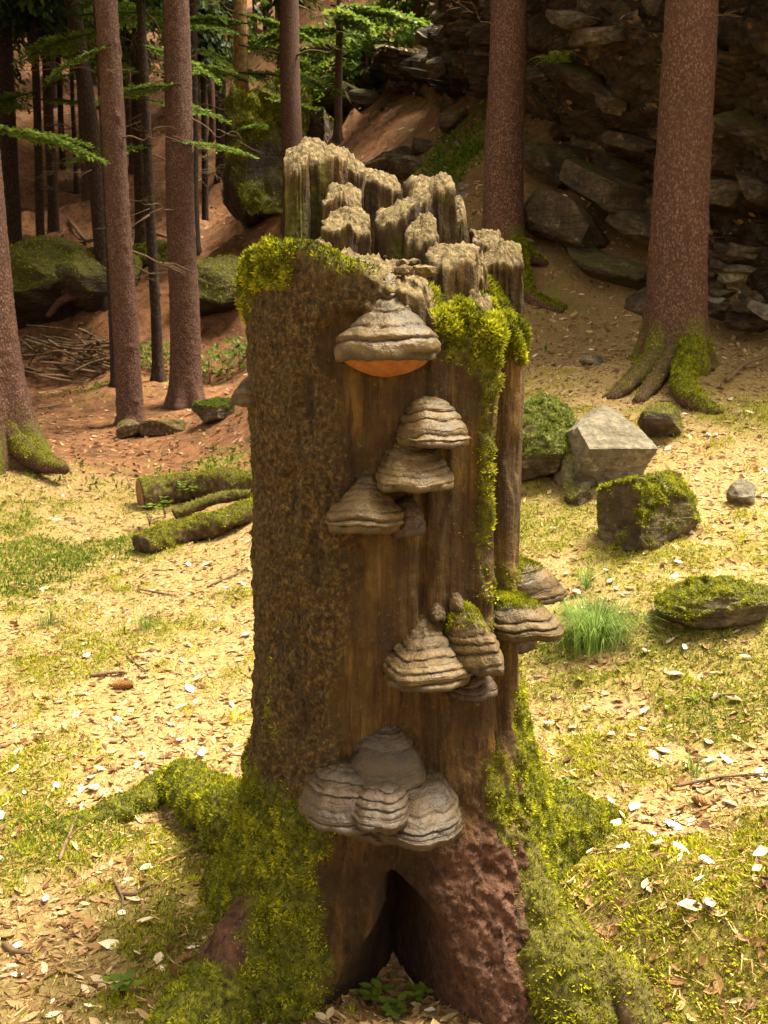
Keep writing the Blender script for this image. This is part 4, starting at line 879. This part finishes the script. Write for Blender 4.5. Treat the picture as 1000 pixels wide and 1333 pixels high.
X = X + out[None, :, 0] * dsp; Y = Y + out[None, :, 1] * dsp; Z = Z + dsp * .12
CV = P3(X, Y, Z).reshape(-1, 3); CF = grid_faces(nv, nu, False); CT = tri(CF); CN = vnormals(CV, CT); flip = (CN * np.r_['1', np.repeat(out[None], nv, 0).reshape(-1, 2), np.zeros((len(CV), 1))]).sum(1).mean() < 0
if flip: CF = CF[:, ::-1]; CN = -CN
cb0 = B[140].copy()
cliff = thing('rock_cliff', 'dark layered rock cliff with tilted slabs and ledges behind the two right spruces', 'cliff', tuple(cb0))
cm = ss(.55, .85, CN[:, 2] + fbm(CV * 1.5, 3) * .4) * ss(.05, .3, fbm(CV * .9 + 7, 3)) * .7
put('rock_face', np_mesh('rock_face', CV - cb0, CF, False, {'moss': cm}), M['cliff'], cliff)
def slab(px, py, Y, w_, h_, d_, tilt, yaw, seed, mat='slab', moss=.0, parent=cliff, name='rock_slab', origin=cb0, sub=3, box=1.0):
    V, F = rock((w_, d_, h_), seed, sub, 14, .085, .5, .9, box * .6)
    V = V - 0
    ca, sa = math.cos(tilt), math.sin(tilt); V = np.c_[V[:, 0] * ca + V[:, 2] * sa, V[:, 1], -V[:, 0] * sa + V[:, 2] * ca]
    cy_, sy = math.cos(yaw), math.sin(yaw); V = np.c_[V[:, 0] * cy_ - V[:, 1] * sy, V[:, 0] * sy + V[:, 1] * cy_, V[:, 2]]
    T = F; N = vnormals(V, T); m = ss(.3, .8, N[:, 2] + fbm(V * 4 + seed, 3) * .6) * moss
    o = put(name, np_mesh(name, V, F, False, {'moss': m}), M[mat], parent, tuple(W(px, py, Y) - origin)); return o, V, F, m
pxm = 1 / FPX
for k, (px, py, Y, wp, hp, tl_, ms, mt) in enumerate([(733, 290, 10.3, 110, 62, .42, .3, 'slab'), (800, 352, 9.9, 125, 34, .32, .3, 'slab'), (795, 248, 10.3, 120, 44, .55, .5, 'slab'), (760, 330, 10.2, 70, 26, .5, .4, 'cliff'), (812, 128, 11.0, 66, 44, .2, .1, 'grey'), (722, 212, 11.3, 80, 50, .5, .3, 'slab'),
        (700, 60, 12.6, 90, 40, .4, .2, 'cliff'), (760, 40, 12, 90, 50, .3, .2, 'cliff'), (720, 130, 12, 90, 30, .5, .2, 'slab'), (790, 190, 10.8, 90, 34, .5, .2, 'slab'), (840, 300, 9.9, 90, 34, .6, .1, 'slab'), (610, 262, 11.9, 40, 22, .2, .0, 'grey'), (596, 282, 11.7, 46, 20, .3, .0, 'slab'), (628, 288, 11.6, 36, 26, .3, 0, 'slab'), (606, 246, 12.1, 30, 14, .1, 0, 'grey'),
        (560, 196, 15.4, 50, 20, .3, .1, 'slab'), (535, 222, 14.9, 56, 22, .2, .1, 'slab'), (498, 214, 16, 44, 20, -.2, .1, 'slab'), (548, 205, 15.8, 36, 18, .5, .2, 'cliff'), (580, 178, 16.5, 40, 22, .5, .2, 'slab'), (520, 150, 19, 46, 16, .3, .1, 'slab'), (600, 150, 16.2, 60, 40, .5, .2, 'slab'), (570, 95, 18.5, 80, 44, .4, .1, 'cliff'), (530, 88, 20, 70, 30, .35, .1, 'slab'), (610, 70, 18, 80, 46, .5, .2, 'cliff'), (620, 120, 16.5, 60, 46, .5, .1, 'cliff'), (478, 138, 20.6, 90, 24, .05, .5, 'slab'), (425, 132, 20.6, 84, 30, -.05, .9, 'cliff'), (500, 152, 20.2, 50, 14, .15, .2, 'cliff'),
        (937, 338, 8.66, 40, 13, 0.50, 0.1, 'slab'), (936, 394, 8.50, 35, 13, 0.39, 0.0, 'cliff'), (935, 405, 8.47, 55, 21, 0.34, 0.1, 'cliff'), (974, 420, 8.10, 56, 22, 0.16, 0.0, 'cliff'), (978, 390, 8.15, 32, 17, 0.73, 0.3, 'cliff'), (915, 362, 8.77, 51, 15, 0.57, 0.3, 'slab'), (954, 402, 8.32, 41, 13, 0.16, 0.0, 'slab'), (919, 366, 8.73, 36, 17, 0.68, 0.1, 'cliff'), (928, 372, 8.63, 28, 22, 0.14, 0.0, 'cliff'), (956, 401, 8.31, 48, 13, 0.12, 0.1, 'slab'), (994, 417, 7.93, 35, 18, 0.37, 0.0, 'cliff'), (958, 330, 8.50, 51, 22, 0.21, 0.1, 'cliff'), (916, 362, 8.76, 60, 21, -0.15, 0.3, 'slab'), (942, 349, 8.58, 41, 12, 0.58, 0.1, 'slab'), (946, 326, 8.62, 27, 13, 0.34, 0.1, 'slab'), (956, 351, 8.45, 58, 12, 0.10, 0.0, 'slab'), (985, 402, 8.06, 60, 18, 0.02, 0.1, 'slab'), (926, 393, 8.58, 53, 16, 0.22, 0.0, 'grey'), (934, 382, 8.55, 43, 13, 0.00, 0.1, 'slab'), (962, 329, 8.47, 35, 14, 0.41, 0.0, 'slab'), (954, 359, 8.45, 37, 22, 0.26, 0.3, 'grey'), (1006, 409, 7.86, 57, 20, 0.40, 0.0, 'grey')]):
    slab(px, py, Y, wp * Y * pxm, hp * Y * pxm, wp * Y * pxm * .8, tl_, -.45 + random.gauss(0, .25), 300 + k, mt, ms)
rs = np.random.default_rng(21)
for k in range(110):          # loose and bedded blocks all over the face
    i = rs.integers(30, nu - 10); j = int(nv * rs.uniform(.08, .85)); c = CV[j * nu + i]; s_ = rs.uniform(.25, .8)
    V, F = rock((s_, s_ * .7, s_ * rs.uniform(.22, .5)), 500 + k, 3, 12, .09, .5, .9, .6); t_ = rs.normal(.5, .12); ca, sa = math.cos(t_), math.sin(t_); V = np.c_[V[:, 0] * ca + V[:, 2] * sa, V[:, 1], -V[:, 0] * sa + V[:, 2] * ca]
    N = vnormals(V, F); put('rock_slab', np_mesh('rock_slab', V, F, False, {'moss': ss(.5, .9, N[:, 2] + fbm(V * 4 + k, 2) * .5) * .5 * (k % 3 == 0)}), M['slab' if k % 3 else 'cliff'], cliff, tuple(c - cb0 + np.r_[out[i] * .08, 0])).rotation_euler = (rs.normal(0, .15), 0, math.atan2(tang[i, 1], tang[i, 0]) + math.pi + rs.normal(0, .3))
# litter lying on the ledges
LV = CV; lw = ss(.45, .8, CN[:, 2]) * ss(.15, -.1, fbm(CV * .7 + 3, 2))
p, nn = scatter_on(CV, tri(CF), lw, 5000); n = len(p)
o = instanced('ledge_litter', LEAF_V, LEAF_F, p + nn * .02 - cb0, frames(nrm(nn + rng.normal(0, .4, (n, 3)) + (0, 0, .5)), rng.random(n) * 6.28), .03 + .03 * rng.random(n), np.clip(rng.normal(.25, .15, n), 0, 1), M['litter'], cliff); o['kind'] = 'stuff'
# ------------------------------------------------------------------ boulders and stones, each its own thing
def stone(name, label, px, py, Y, size, seed, mat='slab', moss=0.0, box=0.0, rz=0.0, tilt=0.0, sink=.25, nm=0, fl=.02, sub=5, mossmat='moss', lo=.55, cat='rock', cuts=12):
    p = W(px, py, Y); z = g1(p[0], p[1]); V, F = rock(size, seed, sub, cuts, .045, lo, .9, box)
    ca, sa = math.cos(tilt), math.sin(tilt); V = np.c_[V[:, 0], V[:, 1] * ca - V[:, 2] * sa, V[:, 1] * sa + V[:, 2] * ca]; V[:, 2] += -V[:, 2].min() - size[2] * sink
    N = vnormals(V, F); m = ss(.0, .55, N[:, 2] + fbm(V * 3 / max(size) + seed, 3) * .8) * moss if moss else np.zeros(len(V))
    if moss: V = V + N * (m * (.30 - np.abs(fbm(V * 9 / max(size) + seed, 3))) * .22 * max(size) * (.5 if max(size) > .9 else .7))[:, None]
    t = thing(name, label, cat, (p[0], p[1], z), rz); put('stone', np_mesh('stone', V, F, False, {'moss': m}), M[mat], t)
    if nm: moss_fronds(V, F, m, int(nm * 1.8), fl * .6, M[mossmat], t)
    return t
stone('boulder', 'flat topped pale grey block of stone lying on the leafy slope', 781, 655, 5.05, (.44, .46, .30), 31, 'grey', 0, 1.0, .30, .55, .12, 0, cuts=6)
stone('stone', 'upright pale stone leaning against the flat topped grey block', 744, 650, 5.0, (.16, .2, .34), 32, 'grey', .55, .6, .3, 0, .2, 900, .018, 4, cat='stone')
stone('boulder', 'moss covered boulder with a bare brown face below the grey block', 846, 722, 4.35, (.44, .36, .38), 33, 'slab', 1.0, .3, .5, -.10, .2, 6000, .018)
stone('stone', 'low dark stone with a tuft of green beside the grey block', 858, 612, 5.5, (.26, .2, .16), 34, 'slab', .5, 0, .4, 0, .2, 500, .02, 4, cat='stone')
stone('boulder', 'dark mossy boulder close behind the stump on the slope', 698, 640, 5.2, (.42, .4, .42), 35, 'slab', .9, 0, .2, 0, .2, 5000, .02, 5, 'mossg')
stone('stone', 'small smooth grey stone lying among pale leaves', 964, 682, 4.6, (.12, .1, .12), 36, 'grey', 0, 0, .2, 0, .25, 0, .01, 4, cat='stone')
stone('stone', 'tiny round dark stone at the foot of the grey block', 752, 662, 4.8, (.11, .1, .1), 37, 'slab', .4, 0, 0, 0, .2, 150, .014, 4, cat='stone')
stone('stone', 'small flat grey stone lying below the scaly spruce', 771, 466, 7.4, (.16, .22, .08), 38, 'grey', 0, .5, -.6, 0, .1, 0, .01, 4, cat='stone')
stone('boulder', 'low mossy rock with a crumbling dark side near the grass tuft', 922, 843, 3.5, (.34, .26, .15), 39, 'slab', .9, 0, .1, 0, .25, 4500, .015)
stone('stone', 'bright green moss covered stone on the path edge', 281, 574, 10.2, (.34, .4, .24), 40, 'slab', 1.2, .5, -.5, .2, .2, 2500, .03, 4, 'mossg', cat='stone')
stone('boulder', 'broad mossy bank boulder in shade behind the brush pile', 55, 440, 16.4, (2.4, 1.6, 1.3), 41, 'cliff', .6, 0, .1, 0, .3, 6000, .05, 5)
stone('boulder', 'dark mossy boulder lying behind a leaning spruce', 135, 440, 16.2, (1.3, 1, .9), 42, 'cliff', .5, 0, .5, 0, .3, 2500, .05, 4)
stone('boulder', 'rounded dark boulder with a shaded hollow beneath it', 285, 418, 16.0, (1.1, .9, 1.0), 43, 'cliff', .5, 0, .2, -.2, .2, 2200, .05, 4)
stone('boulder', 'mossy stone half hidden between two straight spruces', 205, 385, 18, (.9, .7, .5), 44, 'cliff', .9, 0, .2, 0, .3, 1500, .05, 4)
stone('boulder', 'large overhanging rock capped with moss beside the pale pine', 344, 292, 17.6, (1.5, 1.4, 2.7), 145, 'cliff', 1.3, .4, .2, -.16, .15, 9000, .06, 5, lo=.6)
stone('boulder', 'mossy rock ledge behind the pale pine and the thin spruce', 385, 165, 19.5, (1.6, 1.2, 1.0), 46, 'cliff', .9, .5, -.1, 0, .2, 4000, .06, 4)
for k, (px, py, Y, s_, lb) in enumerate([(655, 352, 9.7, .3, 'mossy stone against the foot of the spruce by the rock slabs'), (560, 268, 12.6, .5, 'flat brown stone on the bank behind the stump shards'), (520, 178, 15.8, .6, 'angular brown stone below the ledge on the bank'), (590, 196, 15, .5, 'brown stone just above the green moss patch'), (455, 205, 15, .6, 'dark stone at the foot of the very thin spruce')]):
    stone('stone', lb, px, py, Y, (s_, s_ * .8, s_ * .6), 50 + k, 'slab', .6 if k == 0 else .2, .4, k, 0, .25, 600 if k == 0 else 0, .03, 4, cat='stone')
# bark chunks on the path edge
for k, (px, py, Y, sz, lb, rz) in enumerate([((171), 572, 10.2, (.34, .3, .22), 'dark jagged bark chunk at the foot of a straight spruce', .2), (212, 572, 10.2, (.6, .24, .2), 'long dark chunk of rotten wood on the brown path', .35)]):
    stone('wood_chunk', lb, px, py, Y, sz, 70 + k, 'log', .3, .6, rz, 0, .15, 0, .01, 4, cat='wood')
# ------------------------------------------------------------------ logs
def log(name, label, pts, rad, seed, cutend=True, moss=.8, n=3000, mat='log', fl=.02, mossmat='moss', squash=1.0):
    o0 = np.array(pts[0], float); b = np.array([o0[0], o0[1], g1(o0[0], o0[1])]); t = thing(name, label, 'log', tuple(b)); V, F = tube([np.array(q) - b for q in pts], rad, 48, 120, .045 * max(rad) / .1, 7, squash, seed); T = tri(F); N = vnormals(V, T)
    V = V + N * (ridge(V * (26, 8, 26) + seed, 3) * .008)[:, None]
    m = ss(-.1, .6, N[:, 2] + fbm(V * 6 + seed, 3) * .8) * moss; put('trunk', np_mesh('trunk', V, F, True, {'moss': m}), M[mat], t)
    if cutend:
        a = np.arange(40) / 40 * 6.283; d = nrm((np.array(pts[1], float) - o0)[None])[0]; u_ = nrm(np.cross(d, (0, 0, 1.0))[None])[0]; w2 = np.cross(u_, d); rr = np.linspace(1, 0, 9)[:, None]
        R_ = rad[0] * rr * (1 + .05 * np.sin(a * 3 + seed))[None]; P_ = -d * .012 * (1 + .8 * np.cos(rr * 22))[..., None] * .5 - d * .006 + (u_ * (np.cos(a)[None] * R_)[..., None] + w2 * (np.sin(a)[None] * R_)[..., None]) + (o0 - b)
        put('cut_end', np_mesh('cut_end', P_.reshape(-1, 3), grid_faces(9, 40)), M['cut'], t)
    if n: moss_fronds(V, T, m, int(n * 1.8), fl * .6, M[mossmat], t)
    return t
def lp(px, py, dz=0): p = hit(px, py); return (p[0], p[1], p[2] + dz)
log('fallen_log', 'mossy fallen log with a brown sawn end lying behind the rotten one', [lp(184, 664, .10), lp(235, 655, .10), lp(290, 645, .08), lp(350, 636, .04), lp(420, 628, 0)], [.125, .12, .11, .10, .08], 3, True, .7, 3500, fl=.022)
log('rotten_log', 'dark rotten hollow log overgrown with moss and seedlings', [lp(185, 722, .06), lp(240, 708, .08), lp(300, 690, .07), lp(345, 668, .05), lp(420, 650, 0)], [.11, .13, .10, .07, .05], 5, False, .75, 4500, fl=.02, squash=.75)
log('rotten_branch', 'thin mossy rotten branch lying across the dark rotten log', [lp(228, 690, .1), lp(280, 672, .12), lp(325, 662, .1), lp(352, 668, .02)], [.035, .04, .035, .02], 7, False, .6, 500, fl=.018)
log('rotten_log', 'reddish crumbling piece of rotten wood sunk in the mossy bank by the bare root', [lp(742, 1212, -.01), lp(775, 1262, .0), lp(812, 1305, .0), lp(850, 1350, -.02)], [.03, .045, .05, .045], 15, False, .45, 900, 'log', .014)
# ------------------------------------------------------------------ brush pile at the foot of the slope
bp = W(85, 488, 14.9); bz = g1(bp[0], bp[1]); br = thing('brush_pile', 'pile of dead brown branches heaped below the mossy bank', 'brush pile', (bp[0], bp[1], bz)); rb_ = np.random.default_rng(5)
for k in range(95):
    x0 = rb_.uniform(-1.0, 1.15); z0 = max(.03, rb_.uniform(0, .85) * (1 - .35 * abs(x0))); yy = rb_.uniform(-.25, .5) + z0 * .3; L = rb_.uniform(.5, 1.5); a = rb_.normal(0, .5) + (0 if rb_.random() < .8 else 1.2); ti = rb_.normal(-.12, .22); d = np.array([math.cos(a) * math.cos(ti), math.sin(a), math.sin(ti)])
    c = np.array([x0, yy, z0]); bend = rb_.normal(0, .06, 3); r_ = rb_.uniform(.008, .03); V, F = tube([c - d * L / 2, c + bend, c + d * L / 2], [r_, r_ * .85, r_ * .4], 6, 10, .006, 12); put('branch', np_mesh('branch', V, F), M['twig'] if k % 4 else M['log'], br)
# ------------------------------------------------------------------ small plants
def grass_tuft(label, px, py, n, h, spread, mat='grass'):
    p = hit(px, py); t = thing('grass_tuft', label, 'grass', tuple(p)); Vs, Fs, rn = [], [], []
    for k in range(n):
        a = rng.random() * 6.283; r0 = abs(rng.normal(0, spread * .35)); b = np.array([math.cos(a) * r0, math.sin(a) * r0, -.01]); o_ = np.array([math.cos(a), math.sin(a), 0]) * h * rng.uniform(.1, .8) + rng.normal(0, .02, 3); hh_ = h * rng.uniform(.5, 1.1); sd = np.array([-math.sin(a), math.cos(a), 0]) * .0012
        pts = [b, b + o_ * .3 + (0, 0, hh_ * .6), b + o_ * .8 + (0, 0, hh_ * .9), b + o_ * 1.3 + (0, 0, hh_ * .8)]
        Vs += [pts[0] - sd, pts[0] + sd, pts[1] - sd, pts[1] + sd, pts[2] - sd * .7, pts[2] + sd * .7, pts[3]]; i = 7 * k; Fs.append((i, i + 1, i + 3, i + 2)); Fs.append((i + 2, i + 3, i + 5, i + 4)); rn += [np.clip(rng.normal(.55, .2), 0, 1)] * 7
    q = np.array(Fs); tt = np.array([(7 * k + 4, 7 * k + 5, 7 * k + 6) for k in range(n)])
    o = put('blades', np_mesh('blades', np.array(Vs), [q, tt], False, {'rnd': np.array(rn)}), M[mat], t); o['kind'] = 'stuff'
grass_tuft('light green tuft of fine grass beside the fungus covered stump flank', 775, 838, 1100, .19, .22)
grass_tuft('small pale tuft of grass above the larger one on the slope', 764, 772, 60, .14, .05)
grass_tuft('thin tuft of grass among the leaves near the low mossy rock', 975, 790, 70, .12, .07)
grass_tuft('sparse green tuft on the mossy hump beside the bare twigs', 905, 1010, 50, .07, .06)
grass_tuft('thin seedling tuft on the straw coloured floor before the green moss strip', 190, 825, 80, .09, .10)
grass_tuft('faint green seedling tuft on the open floor close to the moss strip', 65, 815, 90, .10, .12)
def sprig(label, px, py, nl, leaf, h, name='seedling', mat='green', dz=0, p=None):
    p = hit(px, py) if p is None else np.array(p, float); p = p + (0, 0, dz); t = thing(name, label, 'plant', tuple(p))
    for k in range(nl):
        a = k * 2.4 + rng.normal(0, .3); hh_ = h * rng.uniform(.5, 1); e = np.array([math.cos(a) * h * .55 * rng.random(), math.sin(a) * h * .55 * rng.random(), hh_])
        V, F = tube([(0, 0, -.02), e * (.4, .4, .6), e], [.0014, .0012, .0008], 5, 6); st = put('stem', np_mesh('stem', V, F), M['green'], t); st.data.attributes.new('rnd', 'FLOAT', 'POINT')
        lv = []
        for j in range(3):
            b = a + j * 2.094; d = np.array([[math.cos(b), math.sin(b), .12]]); R_ = np.stack([np.cross(np.cross(d[0], (0, 0, 1)), d[0]) * 0 + np.array([-math.sin(b), math.cos(b), 0]), d[0], np.array([-.12 * math.cos(b), -.12 * math.sin(b), 1])], -1)
            V = (np.array(LEAF_V) * (1.25, 1, .6) + (0, 1.0, 0)) * leaf * .5; V = V @ R_.T + e; put('leaf', np_mesh('leaf', V, LEAF_F, False, {'rnd': np.full(8, np.clip(rng.normal(.75, .15), 0, 1))}), M['green'], t)
sprig('little green three leaved plant in front of the dark hollow', 482, 1312, 5, .034, .05)
sprig('little bright green plant at the foot of the stump hollow', 512, 1326, 4, .032, .04)
sprig('small green plant beside the bare red root at the hollow', 542, 1314, 4, .030, .04)
sprig('pale green seedling among dry leaves before the mossy stump foot', 160, 1300, 4, .034, .05)
sprig('young green seedling on the mossy hump of the right bank', 735, 968 + 60, 4, .02, .03)
for px, py, wh in [(205, 655, 'by the sawn end of the fallen log'), (225, 645, 'against the side of the fallen log'), (240, 660, 'in the gap between fallen log and rotten branch'), (195, 690, 'at the thick end of the rotten log'), (215, 680, 'on top of the rotten log')]:
    sprig('leafy green seedling ' + wh, px, py, 9, .05, .14, dz=.04)
# fern on the cliff
def fern(label, p, s, n=9):
    t = thing('fern', label, 'fern', tuple(p))
    for k in range(n):
        a = k / n * 6.283 + rng.normal(0, .2); pos, dr, sc_ = [], [], []
        for q in np.linspace(.1, 1, 12):
            c = np.array([q, 0, .55 * q - .75 * q * q]) * s
            for sd in (-1, 1): pos.append(c); dr.append((.35, sd, -.15)); sc_.append(s * .26 * (1.05 - q))
        pos, dr = np.array(pos), nrm(np.array(dr)); TV = np.array([(-.02, 0, 0), (.02, 0, 0), (.16, 0, .4), (-.16, 0, .4), (0, 0, 1.0)]); m = len(pos)
        o = instanced('frond', TV, [np.array([[0, 1, 2, 3]]), np.array([[3, 2, 4]])], pos, frames(dr, np.full(m, 1.57)), np.array(sc_), np.full(m, .8), M['green'], t); o.rotation_euler = (0, 0, a); o['kind'] = 'stuff'
fi = np.argmin([abs(proj(c)[0] - 738) + abs(proj(c)[1] - 95) + 0 * c[1] for c in CV[::7]]); fern('small pale green fern growing from a crack in the cliff', CV[::7][fi] + np.array([-.15, -.25, .05]), .42)
# ------------------------------------------------------------------ fallen leaves, twigs, cones one can pick out
LM = []
for k in range(6):
    r = np.random.default_rng(k); V = np.array(LEAF_V) * (1 + r.normal(0, .15, (8, 3))); V[:, 2] = np.array(LEAF_V)[:, 2] * r.uniform(.3, 2.6) + r.normal(0, .06, 8)
    V2, F2 = [], []
    m = np_mesh('fallen_leaf', V, LEAF_F, True); m.materials.append(M['leaf']); LM.append(m)
r = np.random.default_rng(99); spots = []
HAND = [(48, 785), (200, 775), (225, 745), (165, 890), (20, 950), (25, 985), (130, 1005), (180, 1000), (120, 1020), (75, 1030), (270, 1097), (245, 1118), (190, 1135), (185, 985), (235, 968), (190, 1205), (145, 1235), (225, 1260), (20, 1180), (60, 1175), (715, 950), (745, 950), (790, 1070), (775, 1068), (795, 965), (865, 985), (840, 1160), (745, 1100), (850, 1090), (805, 878), (840, 855), (880, 885), (955, 915), (860, 912), (700, 885), (755, 895), (900, 1185), (925, 1190), (985, 1140), (885, 1110), (960, 920), (985, 915), (820, 770), (790, 745), (865, 800), (920, 790), (745, 1155), (765, 925), (840, 930), (930, 880), (990, 1010), (950, 1050), (560, 1322), (430, 1330), (970, 860), (890, 850), (940, 805)]
for px, py in HAND: spots.append(hit(px, py))
while len(spots) < 190:
    y = 1.4 * (6.5 / 1.4) ** r.random(); x = r.uniform(-1, 1) * (.46 * y + .1)
    if x < 0 and r.random() < .35: continue
    if math.hypot(x - CX, y - CY) < .62: continue
    m_ = float(moss_mask(np.array([x]), np.array([y]))[0][0])
    if r.random() < m_ * .7: continue
    spots.append(np.array([x, y, g1(x, y)]))
for i, p in enumerate(spots):
    o = put('fallen_leaf', LM[r.integers(6)], None, None, (p[0], p[1], p[2] + .008)); s = r.uniform(.014, .029) * (1 + .05 * p[1]); o.scale = (s * r.uniform(.8, 1.3), s, s); o.rotation_euler = (r.normal(0, .28), r.normal(0, .28), r.random() * 6.283)
    tag(o, 'pale dry fallen leaf lying on the sunlit forest floor', 'leaf', 'pale fallen leaves')
def twig(label, px0, py0, px1, py1, rad, bend=.02, lift=.006):
    a, b = hit(px0, py0), hit(px1, py1); c = (a + b) / 2 + np.array([rng.normal(0, bend), rng.normal(0, bend), 0]); c[2] = g1(c[0], c[1]); L = np.linalg.norm(b - a)
    pts = [q + (0, 0, rad + lift) for q in (a, a * .6 + c * .4, c, c * .4 + b * .6, b)]; V, F = tube([q - a for q in pts], [rad, rad * 1.1, rad * .9, rad * .8, rad * .5], 8, 24, rad * .5, 40)
    Vs, F0, F1 = [V], [F[0]], [F[1]]
    if L > .15:
        d = nrm((b - a)[None])[0]; sd = np.cross(d, (0, 0, 1)); V2, F2 = tube([c - a + (0, 0, rad), c - a + d * L * .15 + sd * L * .12 + (0, 0, rad + .01), c - a + d * L * .25 + sd * L * .26 + (0, 0, rad * 2)], [rad * .5, rad * .4, rad * .2], 6, 8); F0.append(F2[0] + len(V)); F1.append(F2[1] + len(V)); Vs.append(V2)
    o = put('twig', np_mesh('twig', np.vstack(Vs), [np.vstack(F0), np.vstack(F1)]), M['twig'], None, tuple(a)); tag(o, label, 'twig')
twig('short thick brown stick lying beside a cone on the open floor', 118, 885, 165, 880, .010)
twig('thin dark twig lying left of the mossy stump foot', 160, 1170, 195, 1162, .006)
twig('long thin straw coloured twig near the green moss strip', 180, 772, 232, 780, .006)
twig('forked grey twig in the mossy hollow beside the long root', 78, 1130, 100, 1075, .005)
twig('thin curved twig lying on pale needles near the bottom leaves', 148, 1150, 160, 1195, .004)
twig('bent dark twig half buried in straw', 5, 1235, 42, 1250, .007)
twig('bare branch lying on the slope right of the scaly spruce', 945, 505, 1010, 470, .018, .05, .03)
twig('thin bare branch lying above the grey block', 725, 560, 795, 548, .012)
twig('pale twig among dry leaves on the right bank', 880, 1030, 1000, 1014, .005)
twig('dark twig on the mossy hump of the right slope', 925, 917, 957, 914, .007)
twig('broken brown stick beside the forked one on the open floor', 155, 840, 190, 880, .005)
twig('thin twig crossing the needle floor by the rotten log', 270, 770, 330, 740, .006)
twig('long bare stick lying high on the needle slope', 90, 290, 130, 318, .05, .1, .03)
twig('dead branch lying on the brown path', 50, 535, 82, 530, .015, .03, .02)
twig('long slanting dead branch on the slope between dark spruces', 165, 300, 225, 318, .05, .1, .05)
def cone(label, px, py, L, rz):
    p = hit(px, py); t = thing('spruce_cone', label, 'cone', (p[0], p[1], p[2] + L * .2), rz); V, F = tube([(-L / 2, 0, 0), (-L * .3, 0, 0), (0, 0, 0), (L * .3, 0, 0), (L / 2, 0, 0)], [L * .1, L * .20, L * .22, L * .16, L * .04], 16, 26); put('core', np_mesh('core', V, F), M['cone'], t)
    sv_ = np.array([(-.5, 0, 0), (.5, 0, 0), (.45, .1, .6), (0, .15, 1), (-.45, .1, .6)]); n = 84; k = np.arange(n); a = k * 2.4; xx = -.46 + .92 * k / n; rr = np.interp(xx, [-.5, -.3, 0, .3, .5], [.1, .2, .22, .16, .04]) * L
    pos = np.stack([xx * L, np.cos(a) * rr, np.sin(a) * rr], -1); d = nrm(np.stack([np.full(n, 1.6), np.cos(a), np.sin(a)], -1)); ax = nrm(np.stack([np.zeros(n), -np.sin(a), np.cos(a)], -1)); R_ = np.stack([ax, np.cross(d, ax), d], -1)
    o = instanced('scales', sv_, np.array([[0, 1, 2, 3, 4]]), pos, R_, np.full(n, L * .16), np.full(n, .5), M['cone'], t); o['kind'] = 'stuff'
cone('brown spruce cone lying beside a thick stick on the open floor', 160, 899, .085, .15)
cone('light brown spruce cone among pale leaves on the right bank', 914, 1050, .06, 2.2)
